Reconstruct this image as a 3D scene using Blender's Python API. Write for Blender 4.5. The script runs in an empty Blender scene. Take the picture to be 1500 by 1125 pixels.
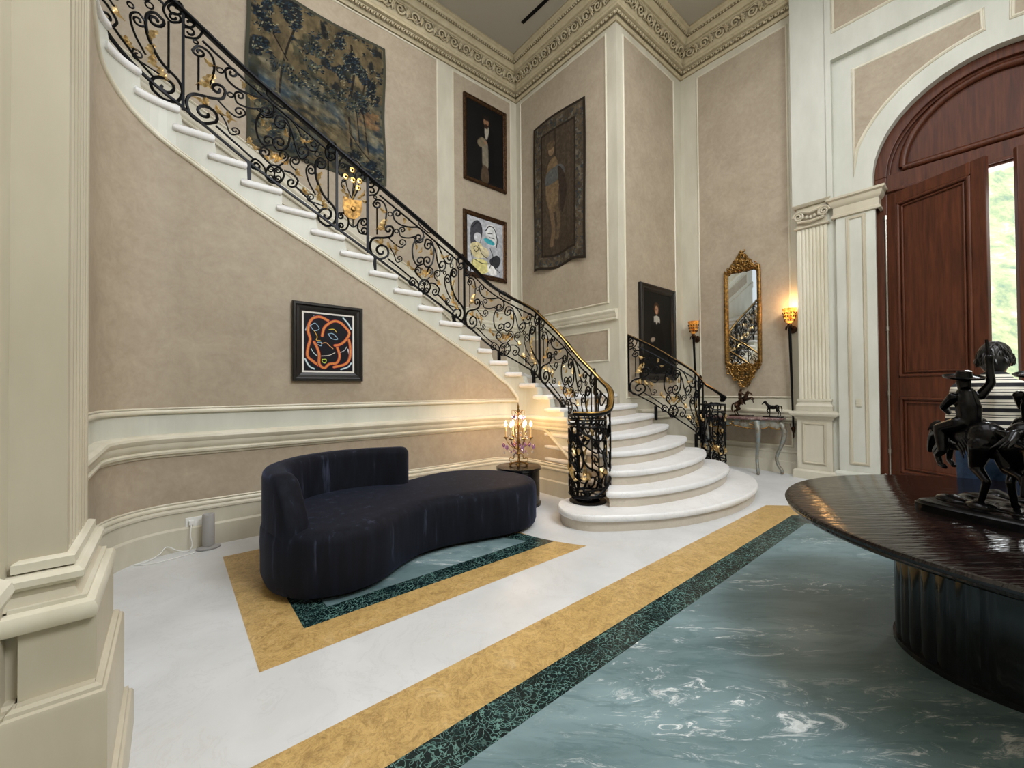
import bpy, bmesh, math, random
import numpy as np
from mathutils import Vector, Matrix
random.seed(5); RNG=np.random.default_rng(5)
SC=bpy.context.scene; COL=SC.collection
PI=math.pi; R=math.radians
sin,cos=math.sin,math.cos

# ------------------------------------------------------------------ materials
def lin(c):
    f=lambda v: v/12.92 if v<=.04045 else ((v+.055)/1.055)**2.4
    return tuple(f(v/255) for v in c)+(1,)
class Mat:
    def __init__(s,name):
        s.m=bpy.data.materials.new(name); s.m.use_nodes=True
        s.n=s.m.node_tree.nodes; s.l=s.m.node_tree.links; s.b=s.n['Principled BSDF']
    def node(s,t,**k):
        n=s.n.new(t)
        for a,v in k.items():
            if hasattr(n,a): setattr(n,a,v)
            else: n.inputs[a.replace('_',' ')].default_value=v
        return n
    def link(s,a,b): s.l.new(a,b)
    def set(s,**k):
        for a,v in k.items(): s.b.inputs[a.replace('_',' ')].default_value=v
        return s
    def coord(s,scale=(1,1,1),rot=(0,0,0),obj=True,warp=0,wscale=2):
        t=s.node('ShaderNodeTexCoord'); m=s.node('ShaderNodeMapping'); m.inputs['Scale'].default_value=scale
        src=t.outputs['Object']
        if any(rot):
            m0=s.node('ShaderNodeMapping'); m0.inputs['Rotation'].default_value=rot; s.link(src,m0.inputs['Vector']); src=m0.outputs['Vector']
        s.link(src,m.inputs['Vector']); out=m.outputs['Vector']
        if warp:
            n=s.node('ShaderNodeTexNoise',Scale=wscale,Detail=4.0); s.link(out,n.inputs['Vector'])
            a=s.node('ShaderNodeVectorMath',operation='MULTIPLY_ADD'); a.inputs[1].default_value=(warp,)*3
            s.link(n.outputs['Color'],a.inputs[0]); s.link(out,a.inputs[2]); out=a.outputs[0]
        return out
    def noise(s,vec,scale,detail=5.,rough=.55,dist=0.):
        n=s.node('ShaderNodeTexNoise',Scale=scale,Detail=detail,Roughness=rough,Distortion=dist); s.link(vec,n.inputs['Vector']); return n.outputs['Fac']
    def ramp(s,fac,stops):
        r=s.node('ShaderNodeValToRGB'); e=r.color_ramp.elements
        while len(e)<len(stops): e.new(.5)
        for i,(p,c) in enumerate(stops):
            e[i].position=p; e[i].color=c if len(c)==4 else lin(c)
        s.link(fac,r.inputs['Fac']); return r.outputs['Color']
    def mix(s,fac,a,b,mode='MIX'):
        m=s.node('ShaderNodeMix',data_type='RGBA',blend_type=mode)
        for i,v in ((0,fac),(6,a),(7,b)):
            if isinstance(v,(int,float)): m.inputs[i].default_value=v
            elif isinstance(v,tuple): m.inputs[i].default_value=v
            else: s.link(v,m.inputs[i])
        return m.outputs[2]
    def bump(s,h,strength=.2,dist=.01):
        b=s.node('ShaderNodeBump'); b.inputs['Strength'].default_value=strength; b.inputs['Distance'].default_value=dist
        s.link(h,b.inputs['Height']); s.link(b.outputs[0],s.b.inputs['Normal'])
    def color(s,c): s.link(c,s.b.inputs['Base Color'])
def simple(name,c,rough=.5,metal=0,**k):
    m=Mat(name); m.set(Base_Color=lin(c),Roughness=rough,Metallic=metal,**k); return m.m
M={}
def mk_cream(name,a,b,rough=.42):
    m=Mat(name); v=m.coord((1,1,.35)); f=m.noise(v,3.2,6,.6)
    m.color(m.ramp(f,[(.3,a),(.7,b)])); m.set(Roughness=rough); m.bump(m.noise(v,60,3),.04,.002); return m.m
M['cream']=mk_cream('cream_paint',(190,184,166),(209,204,187))
M['cream_white']=mk_cream('cream_white_paint',(192,193,182),(208,209,199))
M['antique']=mk_cream('antique_cream_paint',(184,175,154),(199,191,171))
M['moulding']=mk_cream('moulding_paint',(204,197,176),(224,219,202),.32)
def mk_plaster():
    m=Mat('beige_plaster'); v=m.coord((1,1,1),warp=.25,wscale=3)
    f=m.noise(v,2.2,8,.65); g=m.noise(v,14,5,.7)
    c=m.ramp(f,[(.3,(158,144,124)),(.55,(172,158,138)),(.75,(186,173,153))])
    c2=m.ramp(g,[(.35,(154,141,122)),(.7,(188,176,157))]); m.color(m.mix(.35,c,c2)); m.set(Roughness=.62)
    m.bump(g,.05,.004); return m.m
M['plaster']=mk_plaster()
M['ceiling']=simple('ceiling_paint',(176,170,158),.8)
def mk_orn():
    m=Mat('cornice_paint_ao_shade'); v=m.coord(); a=m.node('ShaderNodeAmbientOcclusion',samples=6); a.inputs['Distance'].default_value=.09
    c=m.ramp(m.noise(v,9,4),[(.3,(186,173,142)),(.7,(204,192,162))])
    m.color(m.mix(a.outputs['AO'],lin((104,92,66)),c)); m.set(Roughness=.55); return m.m  # AO mixes a dark tone into recesses: crevice shade put into the colour
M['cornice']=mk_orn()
def mk_marble_white(name,a,b,vein,vs=.5):
    m=Mat(name); v=m.coord((1,1,1),warp=.5,wscale=1.5)
    f=m.noise(v,1.6,7,.6); w=m.noise(v,2.5,9,.7,.6)
    c=m.ramp(f,[(.3,a),(.7,b)]); 
    k=m.ramp(w,[(.485,(0,0,0,1)),(.5,(vs,vs,vs,1)),(.515,(0,0,0,1))])
    m.color(m.mix(k,c,lin(vein))); m.set(Roughness=.4); m.b.inputs['Specular IOR Level'].default_value=.4; return m.m
M['floor']=mk_marble_white('white_limestone',(198,199,199),(218,219,220),(178,174,170),.2)
M['step']=mk_marble_white('white_marble_tread',(222,221,220),(236,236,236),(190,188,188),.3)
M['riser']=mk_marble_white('cream_stone_riser',(192,181,166),(206,196,182),(176,166,150),.4)
def mk_gold():
    m=Mat('yellow_marble'); v=m.coord((1,1,1),warp=.25,wscale=6)
    f=m.noise(v,9,8,.7); g=m.noise(v,34,10,.85,.8)
    c=m.ramp(f,[(.32,(146,114,66)),(.46,(184,148,86)),(.58,(204,168,104)),(.72,(218,192,146))])
    c2=m.ramp(g,[(.42,(120,100,68)),(.5,(192,160,102)),(.58,(212,184,128))]); m.color(m.mix(.5,c,c2)); m.set(Roughness=.3); return m.m
M['gold_marble']=mk_gold()
def mk_green():
    m=Mat('dark_green_marble'); v=m.coord((1,1,1),warp=.3,wscale=7)
    d=m.node('ShaderNodeTexVoronoi',feature='DISTANCE_TO_EDGE',Scale=30.); m.link(v,d.inputs['Vector'])
    f=m.ramp(d.outputs['Distance'],[(.0,(1,1,1,1)),(.07,(0,0,0,1))]); n=m.ramp(m.noise(v,7,5),[(.30,(0,0,0,1)),(.52,(1,1,1,1))])
    fm=m.mix(1.0,f,n,'MULTIPLY'); base=m.ramp(m.noise(v,12,7,.75),[(.35,(8,20,22)),(.56,(16,36,37)),(.74,(50,84,80))])
    m.color(m.mix(fm,base,lin((112,150,142)))); m.set(Roughness=.2); return m.m
M['green_marble']=mk_green()
def mk_blue():
    m=Mat('blue_green_marble'); v=m.coord((.5,1.7,1),rot=(0,0,R(40)),warp=.5,wscale=1.6)
    base=m.ramp(m.noise(v,1.6,6),[(.3,(84,105,108)),(.5,(108,130,134)),(.7,(134,157,162))])
    st=m.noise(v,8,12,.78,1.8); mask=m.ramp(m.noise(v,1.3,3),[(.42,(0,0,0,1)),(.56,(1,1,1,1))])
    s=m.ramp(st,[(.55,(0,0,0,1)),(.62,(1,1,1,1))]); k=m.mix(1.0,s,mask,'MULTIPLY')
    c=m.mix(k,base,lin((224,228,228)))
    dk=m.ramp(m.noise(v,4,8,.7,2.),[(.40,(1,1,1,1)),(.5,(0,0,0,1))])
    c=m.mix(m.mix(1.0,dk,(.45,.45,.45,1),'MULTIPLY'),c,lin((74,100,104)))
    m.color(c); m.set(Roughness=.34); m.b.inputs['Specular IOR Level'].default_value=.35; return m.m
M['blue_marble']=mk_blue()
def mk_velvet():
    m=Mat('navy_velvet'); v=m.coord((6,6,.7),warp=.3,wscale=3); f=m.noise(v,2.6,5,.6)
    k=m.ramp(f,[(.42,(11,13,21)),(.6,(18,21,32)),(.74,(56,61,78))]); m.color(k); m.set(Roughness=.8)
    m.b.inputs['Sheen Weight'].default_value=.16; m.b.inputs['Sheen Roughness'].default_value=.35; m.b.inputs['Sheen Tint'].default_value=(.35,.45,.9,1)
    m.b.inputs['Specular IOR Level'].default_value=.2
    return m.m
M['velvet']=mk_velvet()
def mk_wood():
    m=Mat('mahogany'); v=m.coord((5,5,.35),warp=.1,wscale=2); f=m.noise(v,5,8,.65,.3)
    m.color(m.ramp(f,[(.3,(58,29,17)),(.5,(80,42,25)),(.7,(98,53,32))])); m.set(Roughness=.42); m.b.inputs['Specular IOR Level'].default_value=.3
    return m.m
M['wood']=mk_wood()
M['iron']=simple('black_wrought_iron',(20,21,24),.38,.75)
M['brass']=simple('polished_brass',(206,166,96),.22,1.)
def mk_gilt(name,a,b,rough=.3):
    m=Mat(name); v=m.coord(); f=m.noise(v,30,4); m.color(m.ramp(f,[(.35,a),(.65,b)])); m.set(Metallic=.75,Roughness=rough); m.bump(f,.3,.004); return m.m
M['gilt']=mk_gilt('gilded_leaf',(176,140,84),(236,208,150),.34)
M['old_gilt']=mk_gilt('antique_gilt',(92,66,30),(168,128,66),.42)
def mk_bronze(name,a,b,r):
    m=Mat(name); v=m.coord(); f=m.noise(v,14,5,.65); m.color(m.ramp(f,[(.35,a),(.7,b)])); m.set(Metallic=.85,Roughness=r); m.bump(f,.35,.006); return m.m
M['bronze']=mk_bronze('dark_bronze',(14,14,15),(40,39,40),.22)
M['brown_bronze']=mk_bronze('brown_bronze',(40,28,22),(88,64,46),.35)
def mk_table():
    m=Mat('rippled_black_lacquer'); v=m.coord((1.0,9,1),rot=(0,0,R(40)),warp=.35,wscale=1.2)
    w=m.noise(v,5,3,.5,.4); m.color(m.ramp(w,[(.3,(8,6,6)),(.7,(24,15,14))])); m.set(Roughness=.1)
    m.bump(w,.6,.008); return m.m
M['lacquer']=mk_table()
def mk_ped():
    m=Mat('black_veined_glass'); v=m.coord((6,6,.5),warp=.4,wscale=1.5); w=m.noise(v,2.5,5,.6)
    m.color(m.ramp(w,[(.5,(6,7,9)),(.66,(18,24,27)),(.8,(60,72,76))])); m.set(Roughness=.1); return m.m
M['ped']=mk_ped()
M['black']=simple('black_lacquer',(17,17,19),.16)
M['blackframe']=simple('black_frame',(14,11,11),.3)
M['brownframe']=mk_gilt('dark_walnut_frame',(50,32,20),(92,66,42),.45)
M['mat_white']=simple('white_mount',(226,222,216),.7)
M['mirror']=simple('mirror_glass',(225,228,226),.02,1.)
M['grey']=simple('grey_mesh_plastic',(158,156,154),.6)
M['white']=simple('white_plastic',(226,226,222),.35)
M['hair']=simple('black_hair',(20,18,18),.45)
M['skin']=simple('skin',(176,126,100),.5)
M['jeans']=mk_bronze('blue_denim',(24,44,74),(46,74,110),.85); 
bpy.data.materials['blue_denim'].node_tree.nodes['Principled BSDF'].inputs['Metallic'].default_value=0
M['shoe']=simple('dark_shoe',(30,28,28),.6)
M['steel']=simple('satin_steel',(180,176,168),.3,1.)
def mk_amber(name,st):
    m=Mat(name); v=m.coord(); f=m.noise(v,16,4); c=m.ramp(f,[(.35,(150,70,16)),(.65,(232,160,66))]); m.color(c); m.set(Roughness=.25)
    m.link(c,m.b.inputs['Emission Color']); m.b.inputs['Emission Strength'].default_value=st; return m.m
M['amber_lit']=mk_amber('lit_amber_glass',2.6); M['amber']=mk_amber('amber_glass',.35)
def emis(name,c,s):
    m=Mat(name); m.set(Base_Color=lin(c)); m.b.inputs['Emission Color'].default_value=lin(c); m.b.inputs['Emission Strength'].default_value=s; return m.m
M['bulb']=emis('glowing_bulb',(255,214,150),12)
M['candle']=simple('candle_sleeve',(236,206,150),.5)
def glass(name,c,ior=1.45,rough=.03,tr=1.):
    m=Mat(name); m.set(Base_Color=lin(c),Roughness=rough); m.b.inputs['Transmission Weight'].default_value=tr; m.b.inputs['IOR'].default_value=ior; return m.m
M['amethyst']=glass('amethyst_crystal',(198,150,200),1.5,.05,.7); M['crystal']=glass('clear_crystal',(240,238,240),1.5,.03,.8)
def mk_redm():
    m=Mat('red_grey_marble'); v=m.coord((1,1,1),warp=.1,wscale=10); m.color(m.ramp(m.noise(v,14,8,.7),[(.35,(74,50,50)),(.5,(112,84,82)),(.68,(176,158,150))])); m.set(Roughness=.18); return m.m
M['red_marble']=mk_redm()
def mk_consol():
    m=Mat('painted_silver_blue_wood'); v=m.coord(); m.color(m.ramp(m.noise(v,11,5,.7),[(.35,(104,88,68)),(.5,(142,140,130)),(.66,(128,146,152))])); m.set(Roughness=.4,Metallic=.2); return m.m
M['console']=mk_consol()
def mk_sweater():
    m=Mat('striped_knit'); t=m.node('ShaderNodeTexCoord'); s=m.node('ShaderNodeSeparateXYZ'); m.link(t.outputs['Object'],s.inputs[0])
    a=m.node('ShaderNodeMath',operation='MULTIPLY'); a.inputs[1].default_value=11.5; m.link(s.outputs['Z'],a.inputs[0])
    b=m.node('ShaderNodeMath',operation='FRACT'); m.link(a.outputs[0],b.inputs[0])
    r=m.ramp(b.outputs[0],[(0,(22,22,30)),(.30,(216,212,200)),(.52,(22,22,30)),(.58,(216,212,200)),(.70,(22,22,30)),(.76,(216,212,200)),(.97,(22,22,30))])
    r.node.color_ramp.interpolation='CONSTANT'; m.color(r); m.set(Roughness=.9); return m.m
M['sweater']=mk_sweater()
def mk_attr(name,rough=.6):
    m=Mat(name); a=m.node('ShaderNodeVertexColor',layer_name='Paint'); m.color(a.outputs['Color']); m.set(Roughness=max(rough,.55)); m.b.inputs['Specular IOR Level'].default_value=.15; return m.m
M['paint']=mk_attr('oil_paint',.35); M['tapestry']=mk_attr('woven_tapestry',.95)
def mk_hill():
    m=Mat('sunlit_hillside'); v=m.coord(warp=.5,wscale=1.); f=m.noise(v,1.6,8,.7); m.color(m.ramp(f,[(.3,(120,150,140)),(.45,(176,190,150)),(.55,(214,216,170)),(.68,(240,236,226))])); m.set(Roughness=1.); return m.m
M['hill']=mk_hill()
M['stone_out']=simple('pale_outdoor_stone',(220,216,206),.8)

# ------------------------------------------------------------------ mesh builder
def V(*a): return Vector(a)
def catmull(P,n=8,closed=False):
    P=[Vector(p) for p in P]; out=[]; N=len(P)
    rng=range(N if closed else N-1)
    for i in rng:
        if closed: p0,p1,p2,p3=P[i-1],P[i],P[(i+1)%N],P[(i+2)%N]
        else: p0=P[i-1] if i else P[0]*2-P[1]; p1,p2=P[i],P[i+1]; p3=P[i+2] if i+2<N else p2*2-p1
        for k in range(n):
            t=k/n; out.append(.5*((2*p1)+(p2-p0)*t+(2*p0-5*p1+4*p2-p3)*t*t+(3*p1-p0-3*p2+p3)*t**3))
    if not closed: out.append(P[-1])
    return out
class MB:
    def __init__(s): s.v=[]; s.f=[]; s.T=None
    def add(s,vs,fs):
        o=len(s.v); s.v+= [Vector(v) for v in vs]; s.f+= [tuple(i+o for i in f) for f in fs]
    def box(s,a,b,mat=None):
        x0,y0,z0=[min(p,q) for p,q in zip(a,b)]; x1,y1,z1=[max(p,q) for p,q in zip(a,b)]
        vs=[V(x,y,z) for x in (x0,x1) for y in (y0,y1) for z in (z0,z1)]
        if mat: vs=[mat@v for v in vs]
        s.add(vs,[(0,1,3,2),(4,6,7,5),(0,4,5,1),(2,3,7,6),(0,2,6,4),(1,5,7,3)])
    def tube(s,P,r,n=6,closed=False,flat=None,caps=True,up=None):
        P=[Vector(p) for p in P]
        Q=[P[0]]
        rr=r if hasattr(r,'__len__') else [r]*len(P); r2=[rr[0]]
        for p,x in zip(P[1:],rr[1:]):
            if (p-Q[-1]).length>1e-5: Q.append(p); r2.append(x)
        P,rr=Q,r2; N=len(P)
        if N<2: return
        T=[]
        for i in range(N):
            a=P[i-1] if (i or closed) else P[i]; b=P[(i+1)%N] if (i<N-1 or closed) else P[i]
            t=(b-a); T.append(t.normalized() if t.length>1e-9 else Vector((0,0,1)))
        u=Vector(up) if up else Vector((0,0,1))
        if abs(T[0].dot(u))>.97: u=Vector((0,1,0)) if abs(T[0].y)<.9 else Vector((1,0,0))
        X=(u-T[0]*u.dot(T[0])).normalized(); vs=[];
        for i in range(N):
            if up:
                uu=Vector(up); X2=uu-T[i]*uu.dot(T[i]); X=X2.normalized() if X2.length>.05 else X
            else: X=(X-T[i]*X.dot(T[i])).normalized()
            Y=T[i].cross(X)
            for k in range(n):
                a=2*PI*(k+.5)/n; ca,sa=cos(a),sin(a)
                if flat: ca*=flat[0]; sa*=flat[1]
                vs.append(P[i]+(X*ca+Y*sa)*rr[i])
        fs=[]
        for i in range(N if closed else N-1):
            j=(i+1)%N
            for k in range(n): fs.append((i*n+k,i*n+(k+1)%n,j*n+(k+1)%n,j*n+k))
        if not closed and caps: fs+= [tuple(range(n))[::-1],tuple(range((N-1)*n,N*n))]
        s.add(vs,fs)
    def lathe(s,prof,c=(0,0,0),n=24,mat=None,a0=0,a1=2*PI):
        c=Vector(c); full=abs(a1-a0-2*PI)<1e-6; m=n if full else n+1; vs=[]
        for r,z in prof:
            for k in range(m):
                a=a0+(a1-a0)*k/n; v=V(r*cos(a),r*sin(a),z); v=(mat@v if mat else v)+c; vs.append(v)
        fs=[]
        for i in range(len(prof)-1):
            for k in range(n): q=(k+1)%m if full else k+1; fs.append((i*m+k,i*m+q,(i+1)*m+q,(i+1)*m+k))
        if prof[0][0]>1e-6: fs.append(tuple(range(m))[::-1])
        if prof[-1][0]>1e-6: fs.append(tuple(range((len(prof)-1)*m,len(prof)*m)))
        s.add(vs,fs)
    def ell(s,c,r,n=12,m=8,mat=None):
        if not hasattr(r,'__len__'): r=(r,r,r)
        c=Vector(c); vs=[V(0,0,-1)]; 
        for i in range(1,m):
            t=-PI/2+PI*i/m
            for k in range(n): vs.append(V(cos(t)*cos(2*PI*k/n),cos(t)*sin(2*PI*k/n),sin(t)))
        vs.append(V(0,0,1)); vs=[V(v.x*r[0],v.y*r[1],v.z*r[2]) for v in vs]
        if mat: vs=[mat@v for v in vs]
        fs=[(0,1+(k+1)%n,1+k) for k in range(n)]
        for i in range(m-2):
            for k in range(n): a=1+i*n; fs.append((a+k,a+(k+1)%n,a+n+(k+1)%n,a+n+k))
        l=len(vs)-1; a=1+(m-2)*n; fs+=[(a+k,a+(k+1)%n,l) for k in range(n)]
        s.add([v+c for v in vs],fs)
    def prism(s,poly,z0,z1,bev=0):
        n=len(poly); P=[(p[0],p[1]) for p in poly]
        s.add([V(x,y,z0) for x,y in P]+[V(x,y,z1) for x,y in P],[tuple(range(n))[::-1],tuple(range(n,2*n))]+[(i,(i+1)%n,n+(i+1)%n,n+i) for i in range(n)])
    def sweep(s,path,prof,closed=False,caps=True,up=(0,0,1)):
        # path pts; prof list of (out,up) ; out = side direction = T x up (right side of travel)
        P=[Vector(p) for p in path]; N=len(P); up=Vector(up); n=len(prof); vs=[]
        for i in range(N):
            a=P[i-1] if (i or closed) else None; b=P[(i+1)%N] if (i<N-1 or closed) else None
            def sd(d):
                d=d-up*d.dot(up); d.normalize(); return d.cross(up)
            if a is None: S=sd(b-P[i])
            elif b is None: S=sd(P[i]-a)
            else:
                s1,s2=sd(P[i]-a),sd(b-P[i]); S=(s1+s2); S=S.normalized()/max(.3,S.normalized().dot(s1))
            for o,u in prof: vs.append(P[i]+S*o+up*u)
        fs=[]
        for i in range(N if closed else N-1):
            j=(i+1)%N
            for k in range(n): fs.append((i*n+k,j*n+k,j*n+(k+1)%n,i*n+(k+1)%n))
        if not closed and caps: fs+=[tuple(range(n)),tuple(range((N-1)*n,N*n))[::-1]]
        s.add(vs,fs)
    def build(s,name,mat,parent=None,smooth=None,kind=None,origin=None,bevel=0):
        me=bpy.data.meshes.new(name); o0=Vector(origin) if origin else Vector((0,0,0))
        me.from_pydata([v-o0 for v in s.v],[],s.f); me.validate()
        bm=bmesh.new(); bm.from_mesh(me); bmesh.ops.recalc_face_normals(bm,faces=bm.faces); bm.to_mesh(me); bm.free()
        me.materials.append(mat)
        if smooth:
            me.polygons.foreach_set('use_smooth',[True]*len(me.polygons))
            me.set_sharp_from_angle(angle=R(smooth))
        o=bpy.data.objects.new(name,me); COL.objects.link(o)
        if parent: o.parent=parent
        if origin: o.location=o0
        if kind: o['kind']=kind
        if bevel:
            b=o.modifiers.new('Bevel','BEVEL'); b.width=bevel; b.segments=2; b.limit_method='ANGLE'
        return o
def tag(o,label,cat,group=None):
    o['label']=label; o['category']=cat
    if group: o['group']=group
    return o
def empty(name,loc,label,cat,group=None,rz=0):
    o=bpy.data.objects.new(name,None); COL.objects.link(o); o.location=loc; o.rotation_euler=(0,0,rz); o.empty_display_size=.1
    return tag(o,label,cat,group)
def sempty(name,loc=(0,0,0)):
    o=bpy.data.objects.new(name,None); COL.objects.link(o); o.location=loc; o['kind']='structure'; return o
def copy_tree(o,parent=None):
    c=o.copy(); COL.objects.link(c); c.parent=parent
    for ch in [x for x in bpy.data.objects if x.parent==o]: copy_tree(ch,c)
    return c

# ------------------------------------------------------------------ measured layout (metres)
X2,Y3,X4,YB,YW=5.607,3.978,7.70,6.506,4.68
ZC=8.05; XA=7.60
RZ=.1645
# inner stair path (face of the wall under the stair)
def ipath(off=0):
    P=[]
    for y in np.arange(1.2,4.2,.05): P.append((-.43-off,y))
    for a in np.linspace(180,90,28): P.append((.05+(.48+off)*cos(R(a)),4.2+(.48+off)*sin(R(a))))
    for x in np.arange(.1,3.47,.05): P.append((x,4.68+off))
    for a in np.linspace(90,0,24): P.append((3.47+(.42+off)*cos(R(a)),4.26+(.42+off)*sin(R(a))))
    for y in np.arange(4.21,3.19,-.05): P.append((3.89+off,y))
    return np.array(P)
P0=ipath(0)
S0=np.r_[0,np.cumsum(np.hypot(*np.diff(P0,axis=0).T))]
# s offset so that s values match the measurement (x=.05 -> 2.13)
i05=int(np.argmin(abs(P0[:,0]-.1)+abs(P0[:,1]-4.68))); SOFF=2.1846-S0[i05]; S0=S0+SOFF
SK={24:2.15,23:2.40,22:2.654,21:2.954,20:3.274,19:3.574,18:3.894,17:4.194,16:4.514,15:4.814,14:5.114,13:5.414,12:5.608,11:5.861,10:6.081,9:6.354,8:6.594,7:6.854,6:7.034}
for i,k in enumerate(range(25,34)): SK[k]=1.87-.27*i
def ip(s,off=0):
    P=ipath(off); return float(np.interp(s,S0,P[:,0])),float(np.interp(s,S0,P[:,1]))
_IP={}
def IPO(s,off):
    if off not in _IP: _IP[off]=ipath(off)
    P=_IP[off]
    if s<S0[0]:
        return P[0][0],P[0][1]+(s-S0[0])
    if s>S0[-1]: return P[-1][0],P[-1][1]-(s-S0[-1])
    return float(np.interp(s,S0,P[:,0])),float(np.interp(s,S0,P[:,1]))
_sk=sorted((s,k*RZ) for k,s in SK.items())
_ss=np.array([a for a,b in _sk]); _zz=np.array([b for a,b in _sk])
_ss=np.r_[_ss,7.25,7.5]; _zz=np.r_[_zz,5*RZ,4*RZ]
_fs=np.linspace(-.6,7.5,406); _fz=np.interp(_fs,_ss,_zz); _k=np.ones(19)/19
_fz=np.convolve(np.pad(_fz,9,mode='edge'),_k,'valid')
def zn(s): return float(np.interp(s,_fs,_fz))   # nosing line height

# ------------------------------------------------------------------ floor
mb=MB(); mb.box((-3,-3.2,-.1),(11.2,8,0)); floor=mb.build('floor',M['floor'],kind='structure')
def flat(name,polys,z,mat):
    m=MB()
    for p in polys: m.add([V(x,y,z) for x,y in p],[tuple(range(len(p)))])
    return m.build(name,mat,floor,kind='structure')
flat('main_gold_band',[[(-1.5,1.81),(5.42,1.81),(5.95,1.28),(5.95,-3),(-1.5,-3)]],.001,M['gold_marble'])
flat('main_green_band',[[(-1.1,1.485),(5.2,1.485),(5.62,1.06),(5.62,-3),(-1.1,-3)]],.0018,M['green_marble'])
flat('main_blue_field',[[(-.95,1.305),(4.99,1.305),(5.35,.93),(5.35,-3),(-.95,-3)]],.0026,M['blue_marble'])
arc=[(2.846,2.385),(2.77,2.52),(2.71,2.65),(2.665,2.78),(2.635,2.9),(2.62,3.1),(2.65,3.4),(2.74,3.75),(2.9,4.05),(3.0,4.2)]
flat('niche_gold_band',[[(.343,2.385)]+arc+[(.343,4.24)]],.001,M['gold_marble'])
flat('niche_green_band',[[(.607,2.65),(2.71,2.65),(2.665,2.78),(2.635,2.9),(2.5,3.4),(2.6,3.97),(.607,3.97)]],.0018,M['green_marble'])
flat('niche_blue_field',[[(.78,2.815),(2.52,2.815),(2.42,3.0),(2.38,3.3),(2.4,3.8),(.78,3.8)]],.0026,M['blue_marble'])

# ------------------------------------------------------------------ walls
PF_RAIL=[(0,0),(.045,0),(.05,.02),(.035,.035),(.05,.05),(.06,.075),(.06,.095),(.075,.11),(.085,.135),(.08,.155),(.06,.17),(0,.175)]
PF_BASE=[(0,0),(.045,0),(.045,.185),(.04,.19),(.03,.198),(.022,.2),(.022,.325),(.034,.333),(.034,.35),(.022,.36),(.012,.372),(0,.375)]
PF_BEAD=[(0,0),(.018,.002),(.022,.014),(.014,.026),(.008,.03),(0,.031)]
def frame_pts(o,u,w,h): # rectangle corners from origin o along u (unit) width w height h
    o=Vector(o); u=Vector(u); z=V(0,0,h); return [o,o+u*w,o+u*w+z,o+z]
def poly_panel(pts,nrm,parent,bead=.03,mat='plaster',rise=.006,depth=.018,bmat='moulding',name='wall_panel'):
    """flat panel with a mitred moulding around it, pts in order, nrm = outward normal"""
    P=[Vector(p) for p in pts]; n=Vector(nrm).normalized(); N=len(P)
    m=MB(); m.add([p+n*rise for p in P]+[p-n*.002 for p in P],[tuple(range(N))]+[(i,(i+1)%N,N+(i+1)%N,N+i) for i in range(N)])
    pn=m.build(name,M[mat],parent,kind='structure')
    cen=sum(P,Vector())/N
    area=sum((P[i]-cen).cross(P[(i+1)%N]-cen).dot(n) for i in range(N)); sgn=1 if area>0 else -1
    prof=[(-bead*.5,0),(-bead*.5,depth*.5),(-bead*.25,depth),(bead*.05,depth*1.1),(bead*.2,depth*.6),(bead*.35,depth*.75),(bead*.5,0)]
    vs=[]
    for i in range(N):
        e1=(P[i]-P[i-1]).normalized(); e2=(P[(i+1)%N]-P[i]).normalized()
        s1=e1.cross(n)*sgn; s2=e2.cross(n)*sgn; S=s1+s2
        S=S.normalized()/max(.25,S.normalized().dot(s1)) if S.length>.01 else s1
        for o,u in prof: vs.append(P[i]+S*o+n*(u+.001))
    k=len(prof); fs=[(i*k+j,((i+1)%N)*k+j,((i+1)%N)*k+(j+1)%k,i*k+(j+1)%k) for i in range(N) for j in range(k)]
    m=MB(); m.add(vs,fs); m.build('panel_moulding',M[bmat],parent,smooth=30,kind='structure')
    return pn
def seg(mb,path,prof,z,flip=False):
    p=[(x,y,z) for x,y in path]
    if flip: p=p[::-1]
    mb.sweep(p,prof)

# back wall (behind the stair)
mb=MB(); mb.box((-3,YB,0),(X2+.3,YB+.2,ZC)); wb=mb.build('wall_back',M['cream'],kind='structure')
def znx(x): # outer string line on back wall
    return max(1.62,3.4545-(x-.854)*.5242)
poly_panel([(-2.4,YB,znx(-2.4)+1.26),(-2.4,YB,7.4),(3.715,YB,7.4),(3.715,YB,znx(3.715)+1.26)],(0,-1,0),wb)
poly_panel([(4.047,YB,2.95),(4.047,YB,7.37),(5.44,YB,7.37),(5.44,YB,2.95)],(0,-1,0),wb)
mb=MB(); mb.sweep([(X2,YB,2.53),(4.0,YB,2.62),(3.6,YB,znx(3.6)+.93),(-3,YB,znx(-3)+.93)][::-1],[(a,b) for a,b in PF_RAIL]); mb.build('chair_rail',M['moulding'],wb,smooth=30,kind='structure')
mb=MB(); mb.sweep([(X2,YB,1.6),(4.4,YB,1.7),(3.6,YB,znx(3.6)+.02),(-3,YB,znx(-3)+.02)][::-1],[(0,0),(.03,0),(.03,.22),(.02,.24),(0,.25)]); mb.build('stair_skirting',M['cream'],wb,kind='structure')
poly_panel([(3.9,YB,1.95),(3.9,YB,2.4),(5.3,YB,2.4),(5.3,YB,1.95)],(0,-1,0),wb)
x0,x1=-2.4,3.55
poly_panel([(x0,YB,znx(x0)+.42),(x0,YB,znx(x0)+.8),(x1,YB,znx(x1)+.8),(x1,YB,znx(x1)+.42)],(0,-1,0),wb)
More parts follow.
